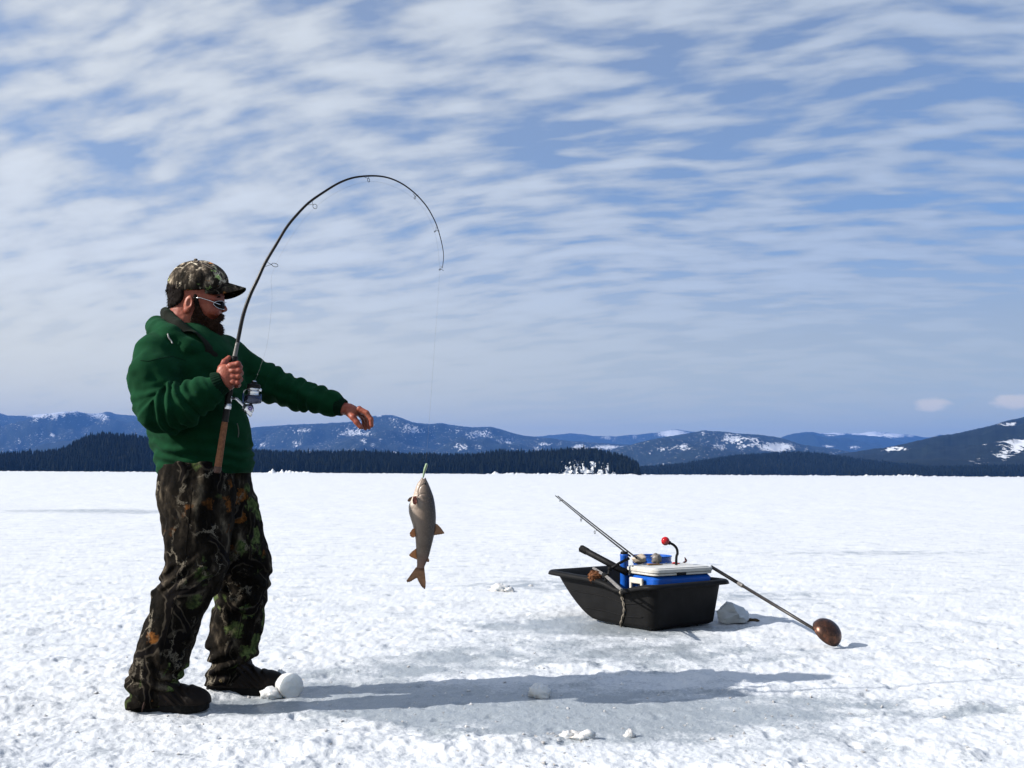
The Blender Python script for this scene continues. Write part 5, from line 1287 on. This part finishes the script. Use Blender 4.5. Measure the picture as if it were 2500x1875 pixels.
# ---- skimmer leaning on the rear corner
SY = 5.60; j0 = P(1993, 1539, SY+.03); j1 = P(1737, 1384, 6.52)
sk = thing('ice_skimmer', 'long handled ice skimmer with rust brown bowl leaning on the sled', 'ice skimmer', P(2030, 1571, SY))
dd = j1-j0; mid = j0+dd*.70; mb = MB(); tube(mb, [j0, j0+dd*.35, mid], [.0085, .0095, .0095], 12); put('handle', mb, simple('dark_brown_paint', (.030, .026, .024), .4, var=.4, scale=50), sk)
mb = MB(); tube(mb, [mid, j1], [.0105, .0105], 12); put('upper_handle', mb, M_black, sk)
mb = MB(); tube(mb, [mid-dd*.035, mid-dd*.03, mid+dd*.01, mid+dd*.015], [.0105, .0125, .0125, .0105], 12); put('clamp', mb, M_rodgrey, sk)
ax_ = np.array([-.44, .58, -.68]); ax_ = ax_/np.linalg.norm(ax_); bcn = P(2018, 1545, SY+.03); Rb = .084
n1_ = 16; prof_ = [(-math.cos(t)*.066, math.sin(t)*Rb) for t in np.linspace(0.02, math.pi/2, n1_)]
mb = MB(); lathe(mb, bcn, ax_, [(prof_[0][0], 0)]+prof_+[(.004, Rb+.0015), (.004, Rb-.001)]+[(a*.96, b*.96) for a, b in prof_[::-1]]+[(prof_[0][0]*.96, 0)], 36, xdir=dd)
t = NT('rusty_brown_steel'); n_ = t.noise(38, 5, .7); t.base(t.ramp(n_, [(.3, (.035, .022, .018)), (.55, (.10, .050, .034)), (.75, (.22, .085, .050))]), t.rg(t.noise(60, 4), .3, .7, .25, .42), .75); t.bump(t.noise(120, 3), .15, .001)
put('bowl', mb, t.m, sk)
mb = MB(); tube(mb, [j0+dd*.02, j0, j0+(bcn-j0)*.35+ZH*.0], [.010, .011, .006], 8); put('socket', mb, M_black, sk)

# ================================================================== ice and snow pieces
def mat_ice(name, c, ss):
    t = NT(name); t.base(t.ramp(t.noise(40, 5, .65), [(.3, tuple(q*.86 for q in c)), (.7, c)]), .32, 0, .5); t.b.inputs['Subsurface Weight'].default_value = ss
    t.b.inputs['Subsurface Radius'].default_value = (.8, .9, 1.0); t.b.inputs['Subsurface Scale'].default_value = .06
    t.bump(t.noise(110, 4, .6), .4, .004); return t.m
M_ice = mat_ice('frosted_ice', (.90, .93, .96), .6); M_lump = mat_ice('packed_snow', (.88, .90, .92), .9)
ic = P(711, 1675, YN+.245); ax = np.array([.46, -.87, .10]); ax /= np.linalg.norm(ax)
mb = MB(); lathe(mb, ic-ax*.075, ax, [(0, 0), (.0005, .040), (.004, .047), (.02, .050), (.055, .0495), (.070, .052), (.075, .050), (.076, .047), (.0745, .020), (.076, .012), (.0755, 0)], 40)
v = mb.V(); v = v+np.stack([fbm(v[:, 0]*28, v[:, 1]*28, v[:, 2]*28, 3, k)*.0035 for k in (1, 2, 3)], -1)
link('ice_plug', v, mb.f, M_ice, loc=ic-ZH*.05, label='round disc of drilled ice leaning on the toe of the rear boot', cat='ice')
def lump(name, px, py, r, seed, lab, cat, group=None, mat=None, z=.5, noise=.35, kind=None, n=26, m_=18):
    g = G(px, py); mb = MB(); r = np.asarray(r, float); sphere(mb, g+ZH*r[2]*z, r, n, m_, noise, seed)
    v = mb.V(); v = v+.12*r.min()*np.stack([fbm(v[:, 0]*60, v[:, 1]*60, v[:, 2]*60, 3, seed+k) for k in (1, 2, 3)], -1)
    return link(name, v, mb.f, mat or M_lump, loc=g, label=lab, cat=cat, group=group)
lump('ice_chunk', 664, 1700, (.045, .04, .024), 4, 'flat slushy ice chunk under the ice disc beside the rear boot', 'ice', mat=M_ice)
lump('ice_chunk', 683, 1683, (.032, .035, .050), 5, 'ragged ice chunk between boot toe and ice disc', 'ice', mat=M_ice, noise=.5)
lump('snowball', 1317, 1696, (.046, .044, .036), 6, 'rounded half-sunk snowball at the edge of the long shadow', 'snow lump', z=.22, noise=.3)
for i, (px, py, rx, rz, lab) in enumerate([(1222, 1444, .075, .045, 'larger white snow clump left of the sled bow'), (1243, 1446, .040, .028, 'smaller snow clump on the right flank of the larger one'), (1296, 1431, .018, .012, 'small snow pebble farther away by the sled bow'),
        (1385, 1800, .030, .018, 'low snow lump in the foreground, left of the pair'), (1425, 1803, .040, .022, 'wider crumbly snow lump in the foreground, right of the pair'), (1536, 1797, .018, .020, 'small upright icy chip in the foreground right of the pair')]):
    lump('snow_clump', px, py, (rx, rx*.8, rz), 20+i, lab, 'snow lump', 'loose snow clumps', noise=.55, z=.15)
# faceted white ice block behind the sled
bm = bmesh.new(); base_y = float(G(1780, 1521)[1])
for (x, y, d) in [(1750, 1492, 0), (1752, 1519, -.02), (1770, 1468, .05), (1786, 1474, -.02), (1826, 1489, .03), (1829, 1514, .0), (1818, 1521, -.02), (1765, 1521, -.03), (1800, 1500, -.055), (1775, 1490, .14), (1815, 1495, .15), (1810, 1513, .16), (1765, 1510, .14), (1827, 1497, .10)]:
    bm.verts.new(Vector(P(x, y, base_y+d)))
bmesh.ops.convex_hull(bm, input=bm.verts); bmesh.ops.subdivide_edges(bm, edges=bm.edges[:], cuts=3, use_grid_fill=True); bmesh.ops.triangulate(bm, faces=bm.faces[:])
bm.verts.ensure_lookup_table(); v = np.array([tuple(q.co) for q in bm.verts]); idx_ = {q: i for i, q in enumerate(bm.verts)}; f_ = [[idx_[w] for w in q.verts] for q in bm.faces]; bm.free()
v = v+np.stack([fbm(v[:, 0]*22, v[:, 1]*22, v[:, 2]*22, 4, 40+k)*.012 for k in range(3)], -1)
link('ice_block', v, f_, mat_ice('grey_ice', (.60, .66, .73), .15), loc=G(1790, 1521), label='angular white block of ice lying behind the sled', cat='ice', auto=28)
M_deb = simple('brown_debris', (.07, .045, .02), .8, var=.5, scale=80)
lump('fish_scrap', 1838, 1517, (.034, .014, .011), 51, 'brown scrap on the snow touching the ice block', 'scrap', 'brown scraps behind the sled', M_deb, noise=.7, n=14, m_=8)
lump('fish_scrap', 1907, 1522, (.020, .010, .006), 52, 'small brown scrap lying alone farther right of the ice block', 'scrap', 'brown scraps behind the sled', M_deb, noise=.7, n=12, m_=8)
# countless crumbs of ice
def crumbs(n=3200):
    r = np.random.default_rng(12); ico = np.array([(1, 0, .1), (-.3, .9, 0), (-.8, -.5, .1), (.3, -.8, -.1), (0, .1, .9), (.1, 0, -.7)]); fc = [(0, 1, 4), (1, 2, 4), (2, 3, 4), (3, 0, 4), (1, 0, 5), (2, 1, 5), (3, 2, 5), (0, 3, 5)]
    px = r.uniform(-40, 2540, n); py = 1470+(1900-1470)*r.random(n)**.65; V = []
    Fc = []
    g = np.array([G(a, b) for a, b in zip(px, py)]); im = ice_mask(g[:, 0], g[:, 1]); cl = fbm(g[:, 0]*2.2, g[:, 1]*2.2, .4, 3, 77)
    keep = (r.random(n) < .16+.75*np.clip(cl*1.6, 0, 1)+.25*(im > .3)); g = g[keep]; gh = ground_h(g[:, 0], g[:, 1])
    for i in range(len(g)):
        s = .0018+.0075*r.random()**5; a = r.random()*6.3; c, sn = math.cos(a), math.sin(a)
        q = (ico+r.normal(size=ico.shape)*.28)*s*np.array([1.2, 1, .75]); q = np.stack([q[:, 0]*c-q[:, 1]*sn, q[:, 0]*sn+q[:, 1]*c, q[:, 2]], -1)+np.array([g[i, 0], g[i, 1], gh[i]+s*.2])
        b = len(V)*6; V.append(q); Fc += [(x+b, y+b, z+b) for x, y, z in fc]
    link('ice_crumbs', np.concatenate(V), np.array(Fc), M_lump, kind='stuff', smooth=False)
crumbs()
